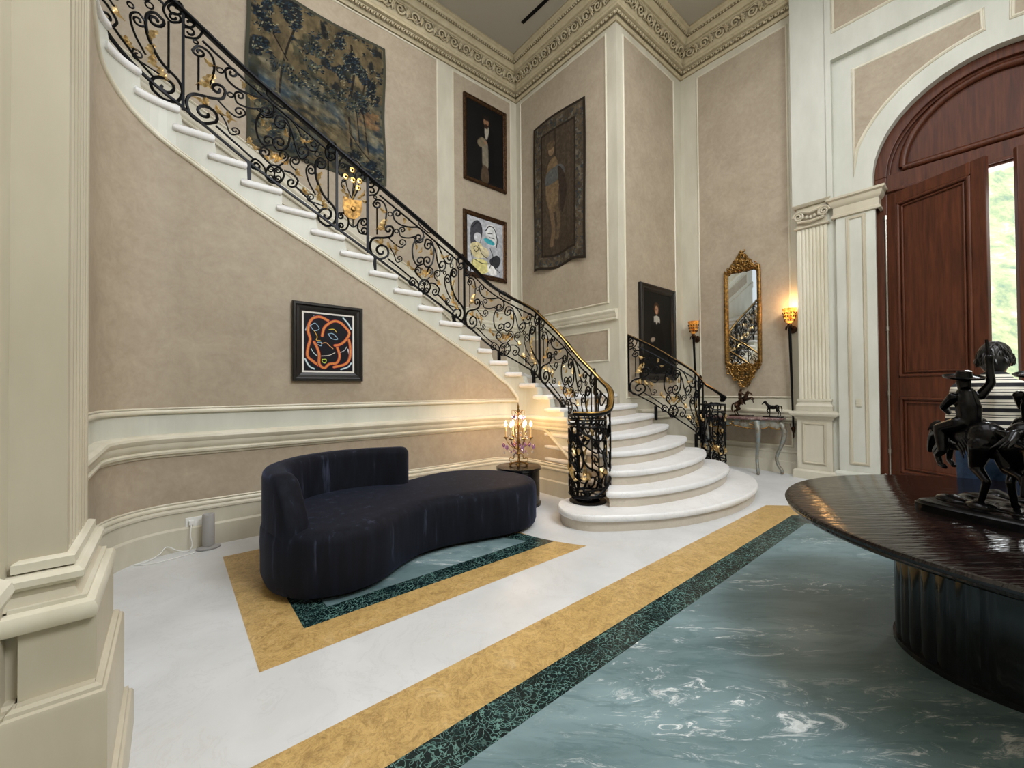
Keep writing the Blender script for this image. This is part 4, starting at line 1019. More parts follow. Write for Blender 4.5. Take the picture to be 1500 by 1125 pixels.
def dsp(U,V): return .03+.014*np.sin(U*21)*V+.01*np.sin(U*9+V*5), .012*np.sin(V*9), .012*np.sin(U*7)
tp=T.build('tapestry',(.775,YB,4.745),(1,0,0),(0,-1,0),None,M['tapestry'],dsp); 
so=tp.modifiers.new('Solid','SOLIDIFY'); so.thickness=.008
tag(tp,'large woven woodland tapestry in dark blue and olive hanging above the stair','tapestry')
# -- figure tapestry on landing wall
W_,H_=1.31,2.87
T=Canvas(W_,H_,210,(82,72,58)); U,Vv=T.U,T.V; n1=vnoise(U,Vv*2,12,4,5); n2=vnoise(U,Vv*2,40,5,3)
T.C=np.array([88,76,60])*(.6+.8*n1[...,None]); T.put(np.clip((n2-.55)*8,0,1),(44,52,60),.8); T.put(np.clip((vnoise(U,Vv*2,22,9,4)-.58)*9,0,1),(132,128,112),.55)
T.rect(.17,.09,.83,.92,(50,42,34)); T.rect(.2,.105,.8,.905,(86,72,56)); T.rect(.2,.105,.8,.905,(80,68,54),1)
T.put(((U>.2)&(U<.8)&(Vv>.1)&(Vv<.905))*np.clip(np.sin(U*60)*.5+.2,0,1),(62,52,44),.5)
T.rect(.44,.1,.47,.62,(54,46,38),.8); T.rect(.2,.78,.8,.905,(70,58,46),.6)
T.poly([(.33,.3),(.46,.28),(.52,.4),(.5,.52),(.46,.62),(.34,.62),(.27,.52),(.28,.38)],(120,100,74)); T.ell(.38,.225,.06,.035,(136,112,86)); T.ell(.37,.19,.085,.028,(96,80,60))
T.poly([(.3,.36),(.52,.34),(.62,.38),(.6,.42),(.42,.44),(.26,.44)],(92,92,88)); T.line([(.36,.62),(.4,.74),(.36,.84)],.035,(112,92,70)); T.line([(.46,.6),(.5,.7),(.46,.8)],.035,(100,84,64)); T.poly([(.5,.35),(.62,.42),(.66,.55),(.56,.66),(.52,.5)],(60,50,42))
T.C*=(.8+.4*n2[...,None])
bd=np.minimum(np.minimum(U,1-U)*W_,np.minimum(Vv,1-Vv)*H_); T.put((bd<.05).astype(float),(50,42,34))
T.C*=.9
def dsp2(U,V): return .035+.03*np.sin(V*3.1)*0+.03*V*np.sin(U*8+.8)+.01*np.sin(U*5), .02*np.sin(V*6)*(U-.5), .05*V*np.sin(U*9+1)*.6+.03*(1-V)*np.sin(U*4)
tp=T.build('tapestry',(X2,5.935,3.70),(0,-1,0),(-1,0,0),None,M['tapestry'],dsp2); so=tp.modifiers.new('Solid','SOLIDIFY'); so.thickness=.008
tag(tp,'narrow brown bordered tapestry showing a standing figure, on the wall beside the corner','tapestry')
# -- gentleman portrait
T=Canvas(1,1.55,130,(20,18,18)); T.C*=(.8+.4*vnoise(T.U,T.V,6,6)[...,None])
T.poly([(.42,.3),(.62,.26),(.72,.36),(.74,.7),(.7,.95),(.5,.97),(.42,.6)],(12,11,12)); T.poly([(.42,.5),(.55,.46),(.58,.66),(.56,.8),(.42,.79)],(150,140,120)); T.poly([(.42,.79),(.56,.8),(.58,.98),(.38,.98)],(96,78,60))
T.poly([(.48,.28),(.6,.26),(.56,.4),(.5,.42)],(190,182,166)); T.poly([(.28,.5),(.4,.42),(.52,.44),(.5,.5),(.36,.56)],(140,126,100)); T.ell(.52,.2,.075,.06,(168,124,92)); T.ell(.52,.255,.05,.032,(60,40,28)); T.ell(.52,.15,.08,.028,(34,26,22)); T.ell(.5,.47,.05,.02,(168,126,96))
for du in (-.025,.025): T.ell(.52+du,.195,.012,.006,(40,28,24))
T.C*=.8; T.blur(3)
picture('framed_portrait','dark portrait of a standing bearded gentleman in black, above the abstract painting','painting',(4.262,YB-.006,5.41),(1,0,0),(0,-1,0),1.035,1.65,.07,.06,'brownframe',T)
# -- colourful abstract (generic)
T=Canvas(.9,1.12,170,(176,178,184)); T.C*=(.85+.3*vnoise(T.U,T.V,5,8)[...,None])
T.poly([(.1,.2),(.28,.05),(.4,.15),(.38,.4),(.25,.55),(.12,.6)],(70,70,76)); T.ell(.3,.36,.12,.09,(198,200,204)); T.poly([(.5,.15),(.62,.06),(.76,.1),(.82,.35),(.7,.45),(.55,.35)],(214,216,216)); T.line([(.5,.2),(.6,.1),(.74,.12),(.82,.3),(.8,.45)],.012,(34,34,38)); T.ell(.6,.38,.16,.05,(64,160,172),10)
T.poly([(.1,.5),(.3,.44),(.42,.52),(.4,.7),(.2,.72),(.1,.62)],(206,194,150)); T.ell(.46,.6,.14,.1,(204,194,160)); T.line([(.18,.55),(.24,.52),(.3,.56),(.24,.62),(.18,.58)],.01,(60,56,50)); T.poly([(.1,.85),(.2,.75),(.5,.74),(.62,.88),(.45,.98),(.2,.99)],(214,206,140)); T.poly([(.6,.72),(.8,.6),(.92,.66),(.85,.8),(.7,.84)],(54,54,58)); T.poly([(.55,.8),(.72,.82),(.8,.95),(.6,.97)],(228,228,226))
for P in ([(.14,.2),(.3,.08),(.4,.2),(.36,.42)],[(.3,.5),(.4,.64),(.56,.7)],[(.2,.76),(.4,.8),(.6,.78)],[(.62,.5),(.7,.66),(.6,.86)],[(.75,.84),(.88,.9)],[(.1,.62),(.14,.8),(.1,.95)],[(.56,.24),(.68,.22)],[(.6,.3),(.74,.3)]): T.line(P,.009,(30,30,34))
T.blur(0)
picture('framed_painting','grey, white and yellow abstract painting in a brown frame, below the gentleman portrait','painting',(4.245,YB-.006,3.565),(1,0,0),(0,-1,0),1.05,1.26,.09,.05,'brownframe',T)
# -- lady portrait
T=Canvas(.9,1.5,130,(22,22,20)); T.C=T.C*(.7+.5*vnoise(T.U,T.V,4,7)[...,None]); T.put(np.clip((T.U-.55)*2,0,1)*np.clip(1-T.V,0,1),(48,52,44),.5)
T.poly([(.25,.42),(.45,.3),(.65,.42),(.78,.9),(.72,1.0),(.2,1.0),(.2,.7)],(12,12,12)); T.ell(.46,.2,.1,.08,(72,48,30)); T.ell(.46,.215,.062,.055,(196,150,118)); T.poly([(.36,.3),(.46,.28),(.57,.3),(.58,.37),(.5,.36),(.46,.4),(.42,.36),(.36,.37)],(196,190,178),sm=False); T.ell(.32,.58,.09,.03,(168,150,130),-20)
for du in (-.02,.022): T.ell(.46+du,.21,.01,.006,(40,28,24))
T.C*=.85; T.blur(3)
picture('framed_portrait','dark portrait of a figure with white lace collar, behind the short railing','painting',(6.155,Y3-.006,1.53),(1,0,0),(0,-1,0),1.145,1.69,.12,.07,'blackframe',T)
# -- neon line art (generic)
T=Canvas(.5,.62,230,(24,22,28)); W_=(226,224,220)
def band(P,cyc=False):
    for w,c in ((.036,(52,16,24)),(.029,(196,84,78)),(.019,(226,142,70)),(.010,(176,40,44)),(.004,(232,196,90))): T.line(P,w,c,1.,cyc)
for P in ([(.04,.3),(.1,.16),(.2,.05)],[(.8,.03),(.9,.12),(.97,.22)],[(.02,.8),(.1,.92),(.2,.97)],[(.75,.97),(.9,.92),(.97,.85)],[(.9,.6),(.93,.7),(.9,.8)]): T.line(P,.018,(150,184,200)); T.line(P,.007,W_)
band([(.48,.1),(.3,.05),(.14,.12),(.08,.3),(.12,.45),(.08,.6),(.07,.75),(.18,.84),(.28,.9)])
band([(.2,.5),(.26,.6),(.3,.72),(.3,.88),(.4,.95),(.5,.88),(.66,.85),(.72,.72),(.66,.55)])
band([(.36,.38),(.4,.24),(.5,.15),(.62,.1),(.74,.12),(.85,.2),(.93,.3),(.84,.44),(.72,.52),(.62,.54)])
band([(.92,.42),(.95,.55),(.94,.75),(.84,.87),(.6,.93)])
for P,c in (([(.12,.22),(.22,.17),(.3,.26),(.2,.3),(.12,.22)],(150,184,210)),([(.48,.34),(.58,.33),(.68,.42),(.56,.42),(.48,.34)],(150,184,210)),([(.26,.5),(.34,.5),(.34,.56),(.27,.54)],(150,184,210)),([(.5,.26),(.6,.25),(.66,.3)],(226,196,70)),([(.2,.3),(.26,.4),(.24,.46),(.32,.47)],(226,176,70)),([(.34,.52),(.44,.5),(.52,.56),(.58,.6)],(226,166,110)),([(.34,.74),(.5,.72),(.62,.67)],(216,206,196)),([(.36,.8),(.44,.8),(.42,.86),(.36,.84),(.36,.8)],(196,216,90)),([(.14,.62),(.2,.7),(.26,.74)],(196,216,220)),([(.74,.66),(.82,.62),(.88,.55)],(190,190,196))): T.line(P,.007,c)
picture('framed_print','red and yellow line drawing on black in a wide black frame, under the stair','picture',(.955,YW-.018,1.50),(1,0,0),(0,-1,0),.718,.825,.092,.045,'blackframe',T,mount=.028)

# ------------------------------------------------------------------ sofa
SO=empty('curved_sofa',(1.7,3.4,0),'dark navy velvet curved sofa with a low rounded back on its left half','sofa')
sinv=Matrix.Translation(-Vector(SO.location))
ol=[(.50,3.36),(.53,3.12),(.66,2.92),(.84,2.83),(1.0,2.815),(1.18,2.86),(1.4,3.0),(1.62,3.09),(1.9,3.09),(2.2,3.02),(2.5,2.96),(2.75,3.0),(2.94,3.14),(3.04,3.35),(3.03,3.62),(2.92,3.88),(2.7,4.08),(2.42,4.17),(2.1,4.12),(1.85,4.06),(1.5,4.2),(1.2,4.24),(.9,4.14),(.66,3.9),(.53,3.62)]
ol=[(p.x,p.y) for p in catmull([(x,y,0) for x,y in ol],5,True)]
def rounded_body(name,P,lv,mat,top=True):
    m=MB(); n=len(P); vs=[]
    for d,z in lv:
        for x,y in offset_poly(P,d): vs.append(V(x,y,z))
    fs=[tuple(range(n))[::-1]]+[(r*n+i,r*n+(i+1)%n,(r+1)*n+(i+1)%n,(r+1)*n+i) for r in range(len(lv)-1) for i in range(n)]+[tuple(range((len(lv)-1)*n,len(lv)*n))]
    m.add(vs,fs); return m
m=rounded_body('s',ol,[(-.05,.035),(-.012,.045),(0,.08),(0,.2),(.004,.3),(0,.385),(-.008,.42),(-.03,.445),(-.07,.458),(-.12,.462)],'velvet'); o=m.build('seat',M['velvet'],None,smooth=50); o.parent=SO; o.matrix_parent_inverse=sinv
m=rounded_body('s',ol,[(-.08,.0),(-.08,.04)],'black'); o=m.build('plinth_base',M['black'],None); o.parent=SO; o.matrix_parent_inverse=sinv
# back
bp=catmull([(.60,2.99,0),(.545,3.15,0),(.52,3.4,0),(.56,3.66,0),(.68,3.88,0),(.9,4.08,0),(1.2,4.17,0),(1.5,4.14,0),(1.72,4.05,0),(1.9,3.95,0)],8)
m=MB(); n=len(bp); vs=[]; K=14
for i,p in enumerate(bp):
    t=i/(n-1); a=bp[max(0,i-1)]; b=bp[min(n-1,i+1)]; d=(b-a).normalized(); S=V(d.y,-d.x,0) # right side of travel = inner
    top=.80*min(1,1) ; f0=min(1,t/.16); top=.46+.36*math.sin(f0*PI/2)**.8; e=min(1,(1-t)/.045); 
    th=.085*(math.sqrt(max(0,1-(1-min(1,t/.03))**2))*.6+.4)*(math.sqrt(max(0.0,1-(1-e)**2))*.75+.25)
    top=top-.05*(1-math.sqrt(max(0,1-(1-e)**2)))
    c=p+S*.075
    sec=[(-1,.05),(-1,.3),(-1,top-.06),(-.93,top-.03),(-.75,top-.01),(-.4,top),(.4,top),(.75,top-.01),(.93,top-.03),(1,top-.06),(1,.4),(1,.3),(.9,.2),(.6,.05)]
    for q,z in sec: vs.append(c+S*(q*th)+V(0,0,z))
fs=[(i*K+j,(i+1)*K+j,(i+1)*K+(j+1)%K,i*K+(j+1)%K) for i in range(n-1) for j in range(K)]+[tuple(range(K)),tuple(range((n-1)*K,n*K))[::-1]]
m.add(vs,fs); o=m.build('backrest',M['velvet'],None,smooth=60); o.parent=SO; o.matrix_parent_inverse=sinv

# ------------------------------------------------------------------ drum side table + candelabra
TX,TY,TZ=3.27,3.80,.46
m=MB(); m.lathe([(.27,0),(.27,.025),(.255,.03),(.255,TZ-.045),(.272,TZ-.035),(.275,TZ-.02),(.272,TZ-.004),(.26,TZ),(0,TZ)],(TX,TY,0),40); o=m.build('side_table',M['black'],smooth=40,origin=(TX,TY,0)); tag(o,'round glossy black drum side table behind the sofa','side table')
CD=empty('candelabra_lamp',(TX,TY,TZ),'lit brass candelabra lamp with amethyst and clear crystal drops on the black drum table','lamp')
def ch(m,name,mat,par=CD,sm=50): 
    o=m.build(name,M[mat],None,smooth=sm); o.parent=par; return o
m=MB()
for a in (PI/4,3*PI/4,5*PI/4,7*PI/4):
    d=V(cos(a),sin(a),0); m.tube(catmull([d*.0+V(0,0,.16),d*.05+V(0,0,.14),d*.06+V(0,0,.09),d*.10+V(0,0,.10),d*.115+V(0,0,.065),d*.09+V(0,0,.05)],5),.006,6)
    m.ell(d*.1+V(0,0,.02),(.018,.018,.02),8,6); m.tube([d*.1+V(0,0,.03),d*.085+V(0,0,.06)],.006,6)
m.tube([V(.1*cos(a),.1*sin(a),.035) for a in np.linspace(PI/4,PI/4+2*PI,5)],.008,6); ch(m,'base','old_gilt')
m=MB(); m.lathe([(.012,.13),(.03,.15),(.014,.18),(.01,.24),(.02,.27),(.026,.30),(.012,.33),(.008,.45),(.016,.48),(.008,.52),(.006,.66)],n=12); m.lathe([(.0,.63),(.016,.65),(.02,.68),(.008,.70),(.014,.72),(0,.78)],n=10); ch(m,'stem','old_gilt')
for k in range(6):
    a=k*PI/3+.25; d=V(cos(a),sin(a),0); m=MB()
    m.tube(catmull([V(0,0,.2)+d*.01,d*.06+V(0,0,.22),d*.12+V(0,0,.27),d*.155+V(0,0,.33)],5),.0055,6); m.lathe([(.006,0),(.026,.012),(.03,.02),(.01,.026)],d*.155+V(0,0,.33),10); arm=ch(m,'arm','old_gilt')
    m=MB(); m.lathe([(.009,0),(.009,.13)],d*.155+V(0,0,.35),10); ch(m,'candle',"candle",arm)
    m=MB(); m.lathe([(.004,0),(.016,.02),(.017,.035),(.008,.06),(0,.075)],d*.155+V(0,0,.48),10); ch(m,'bulb','bulb',arm)
    for q,(rr_,zz,sz,mt) in enumerate(((.19,.25,.03,'amethyst'),(.175,.17,.016,'crystal'),(.11,.36,.02,'crystal'),(.09,.18,.016,'amethyst'),(.1,.42,.018,'crystal'),(.07,.60,.024,'amethyst'),(.085,.27,.022,'amethyst'))):
        a2=a+(.25 if q%2 else -.2); p=V(rr_*cos(a2),rr_*sin(a2),zz); m=MB(); m.lathe([(0,-sz*1.5),(sz*.8,-sz*.4),(sz*.6,sz*.3),(0,sz)],p,6); ch(m,'crystal_drop',mt,arm if q<5 else arm,20)
m=MB()
for k in range(4):
    a=k*PI/2+.4; d=V(cos(a),sin(a),0); m.tube(catmull([V(0,0,.60),d*.04+V(0,0,.66),d*.08+V(0,0,.68),d*.085+V(0,0,.62)],5),.004,5)
    m.tube(catmull([V(0,0,.48),d*.07+V(0,0,.52),d*.1+V(0,0,.46),d*.08+V(0,0,.38),d*.04+V(0,0,.34)],5),.004,5)
ch(m,'crown','old_gilt')

# ------------------------------------------------------------------ air purifier tower, outlet, cable
SX,SY=.265,4.555
FT=empty('tower_speaker',(SX,SY,0),'small grey cylindrical tower on a flat foot, on the floor by the left wall','speaker')
m=MB(); m.lathe([(.045,.03),(.046,.035),(.046,.30),(.043,.308),(.036,.31),(.03,.30),(0,.298)],n=24); o=m.build('body',M['grey'],FT,smooth=40)
m=MB(); m.lathe([(.07,0),(.078,.006),(.078,.016),(.05,.026),(.046,.03),(0,.03)],n=28,mat=Matrix.Diagonal((1.15,.8,1,1))); m.build('foot',M['grey'],FT,smooth=40)
OU=empty('wall_outlet',(.175,YW-.022,.235),'white double wall outlet with a plug, on the skirting behind the grey tower','outlet')
m=MB(); m.box((-.07,-.008,-.042),(.075,0,.042)); m.build('cover_plate',M['white'],OU,bevel=.003)
m=MB(); m.box((-.045,-.035,-.02),(-.01,-.006,.02)); m.build('plug',M['white'],OU,bevel=.004)
m=MB(); m.tube(catmull([V(.147,4.635,.22),V(.142,4.60,.19),V(.14,4.59,.13),V(.15,4.58,.05),V(.12,4.56,.012),V(.05,4.58,.03),V(-.02,4.6,.07),V(-.07,4.56,.03),V(-.15,4.52,.006),V(-.22,4.5,.006),V(-.1,4.44,.006),V(.08,4.47,.006),V(.165,4.50,.006)],8),.004,6); o=m.build('power_cable',M['white'],smooth=60); tag(o,'thin white power cable looping from the outlet onto the floor','cable')

# ------------------------------------------------------------------ mirror
MR=empty('wall_mirror_gilt',(X4-.01,2.885,1.4),'tall narrow mirror in an ornate carved gilt frame above the console table','mirror')
MR.name='gilt_mirror'
def my(y,z,x=0): return V(-x,y,z)
out=[(0,.30),(.20,.36),(.262,.44),(.272,.55),(.272,1.95),(.25,2.02),(.2,2.06),(.1,2.05),(0,2.08)]
out=out+[(-y,z) for y,z in out[::-1][1:]]; full=catmull([(y,z,0) for y,z in out[:-1]],5,True)
m=MB(); m.add([my(p.x*.97,p.y,.012) for p in full],[tuple(range(len(full)))]); m.build('glass',M['mirror'],MR)
m=MB(); m.tube([my(p.x,p.y,.03) for p in full],.030,8,closed=True); m.tube([my(p.x*.9,1.2+(p.y-1.2)*.97,.03) for p in full],.010,6,closed=True); fro=m.build('frame',M['old_gilt'],MR,smooth=60)
def ornament(m,pts,n,seed,jit=.02):
    r=random.Random(seed)
    for (y,z,h) in pts:
        for k in range(n):
            a=r.random()*2*PI; c=my(y+r.uniform(-jit,jit),z+r.uniform(-jit,jit),.035+r.random()*.03)
            q=[]
            tr=r.choice((-1,1)); r0=r.uniform(.018,.038)
            for i in range(9): t=i/8; rr=r0*(1-.8*t); q.append(c+my(rr*cos(a+tr*t*5),rr*sin(a+tr*t*5),.015*math.sin(t*PI)))
            m.tube(q,[.012*(1-.55*i/8) for i in range(9)],5)
def orn_part(nm,P,n,seed,j):
    m=MB(); ornament(m,P,n,seed,j); return m
P=[]
for z,w in ((2.06,.24),(2.10,.2),(2.14,.16),(2.18,.13),(2.22,.10),(2.27,.06),(2.32,.04),(2.36,.02)):
    for y in np.arange(-w,w+.001,.055): P.append((y,z,0))
m=orn_part('c',P,3,3,.02); m.ell(my(0,2.2,.05),(.03,.05,.05),10,8); m.tube(catmull([my(-.2,2.08,.05),my(-.13,2.2,.05),my(-.05,2.28,.05),my(0,2.37,.06),my(.05,2.28,.05),my(.13,2.2,.05),my(.2,2.08,.05)],5),.016,6); m.build('crest',M['old_gilt'],fro,smooth=60)
P=[]
for z,w in ((.38,.26),(.33,.25),(.28,.22),(.23,.19),(.18,.15),(.13,.12),(.08,.08),(.03,.04)):
    for y in np.arange(-w,w+.001,.055): P.append((y,z,0))
m=orn_part('c',P,3,4,.02); m.tube(catmull([my(-.25,.42,.05),my(-.17,.22,.05),my(-.05,.1,.05),my(0,.02,.05),my(.05,.1,.05),my(.17,.22,.05),my(.25,.42,.05)],5),.018,6); m.build('apron_carving',M['old_gilt'],fro,smooth=60)

# ------------------------------------------------------------------ console table
CT=empty('console_table',(7.605,2.885,0),'carved silver blue console table with a red marble top under the gilt mirror','table')
m=MB(); tp=catmull([(0,-.66,0),(-.20,-.66,0),(-.27,-.58,0),(-.36,-.5,0),(-.42,-.30,0),(-.46,0,0),(-.42,.3,0),(-.36,.5,0),(-.27,.58,0),(-.2,.66,0),(0,.66,0)],4)
P=[(p.x,p.y) for p in tp]; n=len(P); vs=[]
for d,z in ((-.03,.872),(-.005,.876),(0,.888),(-.006,.902),(-.015,.91)): vs+=[V(x,y,z) for x,y in offset_poly(P,d)]
m.add(vs,[tuple(range(n))[::-1],tuple(range(4*n,5*n))]+[(r*n+i,r*n+(i+1)%n,(r+1)*n+(i+1)%n,(r+1)*n+i) for r in range(4) for i in range(n)]); m.build('marble_top',M['red_marble'],CT,smooth=50)
m=MB(); pp=[V(x,y,0) for x,y in offset_poly(P,-.05)[1:-1]]; vs=[]
for i,p in enumerate(pp):
    t=i/(len(pp)-1); dz=.10+.05*abs(math.sin(t*PI*4)); vs+=[V(p.x,p.y,.875),V(p.x,p.y,.875-dz),V(p.x+.02,p.y,.875-dz),V(p.x+.02,p.y,.875)]
m.add(vs,[(4*i+j,4*i+4+j,4*i+4+(j+1)%4,4*i+(j+1)%4) for i in range(len(pp)-1) for j in range(4)]); ap=m.build('apron',M['console'],CT,smooth=40)
m=MB()
for i in range(len(pp)-1):
    t0=i/(len(pp)-1); a=pp[i]; b=pp[i+1]; f0=lambda t,p:V(p.x-.006,p.y,.875-.10-.05*abs(math.sin(t*PI*4))); m.tube([f0(t0,a),f0((i+1)/(len(pp)-1),b)],.011,6)
for k,y in enumerate((-.3,0,.3)):
    for q in range(4): a=q*PI/2; m.tube(catmull([V(-.43+abs(y)*.12,y,.80),V(-.45+abs(y)*.12,y+.03*cos(a),.80+.03*sin(a)),V(-.44+abs(y)*.12,y+.05*cos(a+.6),.80+.04*sin(a+.6))],4),.007,5)
m.build('gilt_edge',M['old_gilt'],ap,smooth=60)
for (x,y,ox,oy) in ((-.38,-.36,-1,-.55),(-.38,.36,-1,.55),(-.10,-.58,-.2,-1),(-.10,.58,-.2,1)):
    d=V(ox,oy,0).normalized(); b=V(x,y,0); m=MB()
    pts=catmull([b+V(0,0,.84),b+d*.06+V(0,0,.76),b+d*.085+V(0,0,.66),b+d*.05+V(0,0,.5),b-d*.01+V(0,0,.36),b-d*.04+V(0,0,.24),b-d*.01+V(0,0,.13),b+d*.035+V(0,0,.07),b+d*.04+V(0,0,.03)],5)
    N=len(pts); m.tube(pts,[.05-.026*min(1,i/(N*.5)) for i in range(N)],8); m.ell(b+d*.04+V(0,0,.02),(.024,.024,.02),10,6); m.ell(b+d*.03+V(0,0,.065),(.026,.026,.018),10,6); m.ell(b+d*.08+V(0,0,.7),(.03,.03,.05),8,6); m.build('leg',M['console'],CT,smooth=60)

# ------------------------------------------------------------------ wall torches
def torch(y,lit,label):
    root=empty('torch_sconce',(X4,y,.66),label,'wall light'); 
    def c(m,nm,mt,sm=50): return m.build(nm,M[mt],root,smooth=sm)
    m=MB(); m.tube([V(-.05,0,.06),V(-.15,0,1.70)],[.012,.022],10); c(m,'pole','iron')
    m=MB(); m.lathe([(0,-.09),(.012,-.05),(.01,.0),(.022,.03),(.03,.08),(.014,.11)],V(-.048,0,.0),10)
    for a in (0,PI*.66,PI*1.33): m.tube(catmull([V(-.05,0,.02),V(-.05+.03*cos(a),.03*sin(a),.08),V(-.055+.045*cos(a),.045*sin(a),.16)],4),[.014,.012,.01,.008,.006,.005,.004,.004,.003],5)
    m.tube([V(-.05,0,.06),V(0,0,.06)],.012,6); c(m,'foot_finial','brown_bronze')
    m=MB(); 
    for k in range(6):
        a=k*PI/3; m.tube(catmull([V(-.15,0,1.70),V(-.15+.045*cos(a),.045*sin(a),1.70),V(-.15+.06*cos(a),.06*sin(a),1.64)],4),[.014,.014,.013,.012,.011,.01,.008,.006,.003],5)
    m.lathe([(.02,1.68),(.035,1.72),(.02,1.75)],V(-.15,0,0),12); m.tube([V(-.15,0,1.69),V(0,0,1.66)],.012,8)
    m.lathe([(0,0),(.06,.0),(.065,.012),(.04,.024),(0,.03)],V(0,0,1.66),20,Matrix.Rotation(-PI/2,4,'Y')); br=c(m,'bracket','brown_bronze')
    m=MB(); pf=[(.022,1.75),(.05,1.78),(.07,1.84),(.078,1.91),(.095,1.97),(.10,1.985)]
    m.lathe(pf+[(.096,1.985),(.09,1.965),(.072,1.90),(.062,1.84),(.04,1.79),(0,1.775)],V(-.15,0,0),24); c(m,'shade','amber_lit' if lit else 'amber')
    m=MB()
    for k in range(12):
        a=k*PI/6
        for (r_,z,s) in ((.062,1.80,.016),(.079,1.86,.016),(.085,1.91,.013)):
            for q in (-1,1): m.tube([V(-.15+r_*cos(a),r_*sin(a),z-.02),V(-.15+(r_+.006)*cos(a+q*.12),(r_+.006)*sin(a+q*.12),z+.012)],[.004,.0065],4)
    for r_,z in ((.0625,1.8),(.079,1.86),(.0855,1.91)): m.tube([V(-.15+r_*cos(a),r_*sin(a),z-.016) for a in np.linspace(0,2*PI,25)],.003,4)
    m.tube([V(-.15+.0625,0,1.78),V(-.15+.079,0,1.85),V(-.15+.086,0,1.91)],.003,4)
    c(m,'leaf_filigree','brown_bronze')
    return root
torch(3.70,False,'torch wall light with unlit amber bowl on a black pole, left of the mirror')
torch(2.145,True,'glowing torch wall light with amber bowl on a black pole, right of the mirror')

# ------------------------------------------------------------------ organic figures
def organic(name,caps,ells,vox,mat,parent=None,smooth=8,factor=.5):
    m=MB()
    for c in caps:
        p0,p1,r0,r1=Vector(c[0]),Vector(c[1]),c[2],c[3]; L=(p1-p0).length; n=max(2,int(L/(min(r0,r1)*.9))+1)
        m.tube([p0.lerp(p1,i/n) for i in range(n+1)],[r0+(r1-r0)*i/n for i in range(n+1)],10)
        m.ell(p0,r0,10,8); m.ell(p1,r1,10,8)
    for e in ells: m.ell(e[0],e[1],16,12,e[2] if len(e)>2 else None)
    o=m.build(name,mat,None)
    r=o.modifiers.new('Remesh','REMESH'); r.mode='VOXEL'; r.voxel_size=vox; r.use_smooth_shade=True
    s=o.modifiers.new('Smooth','SMOOTH'); s.iterations=smooth; s.factor=factor
    dg=bpy.context.evaluated_depsgraph_get(); me=bpy.data.meshes.new_from_object(o.evaluated_get(dg)); old=o.data; o.modifiers.clear(); o.data=me; bpy.data.meshes.remove(old)
    if not me.materials: me.materials.append(mat)
    if parent: o.parent=parent
    return o
def chain(P,r):
    P=[Vector(p) for p in P]; return [(P[i],P[i+1],r[i],r[i+1]) for i in range(len(P)-1)]
RY=lambda a: Matrix.Rotation(R(a),4,'Y')
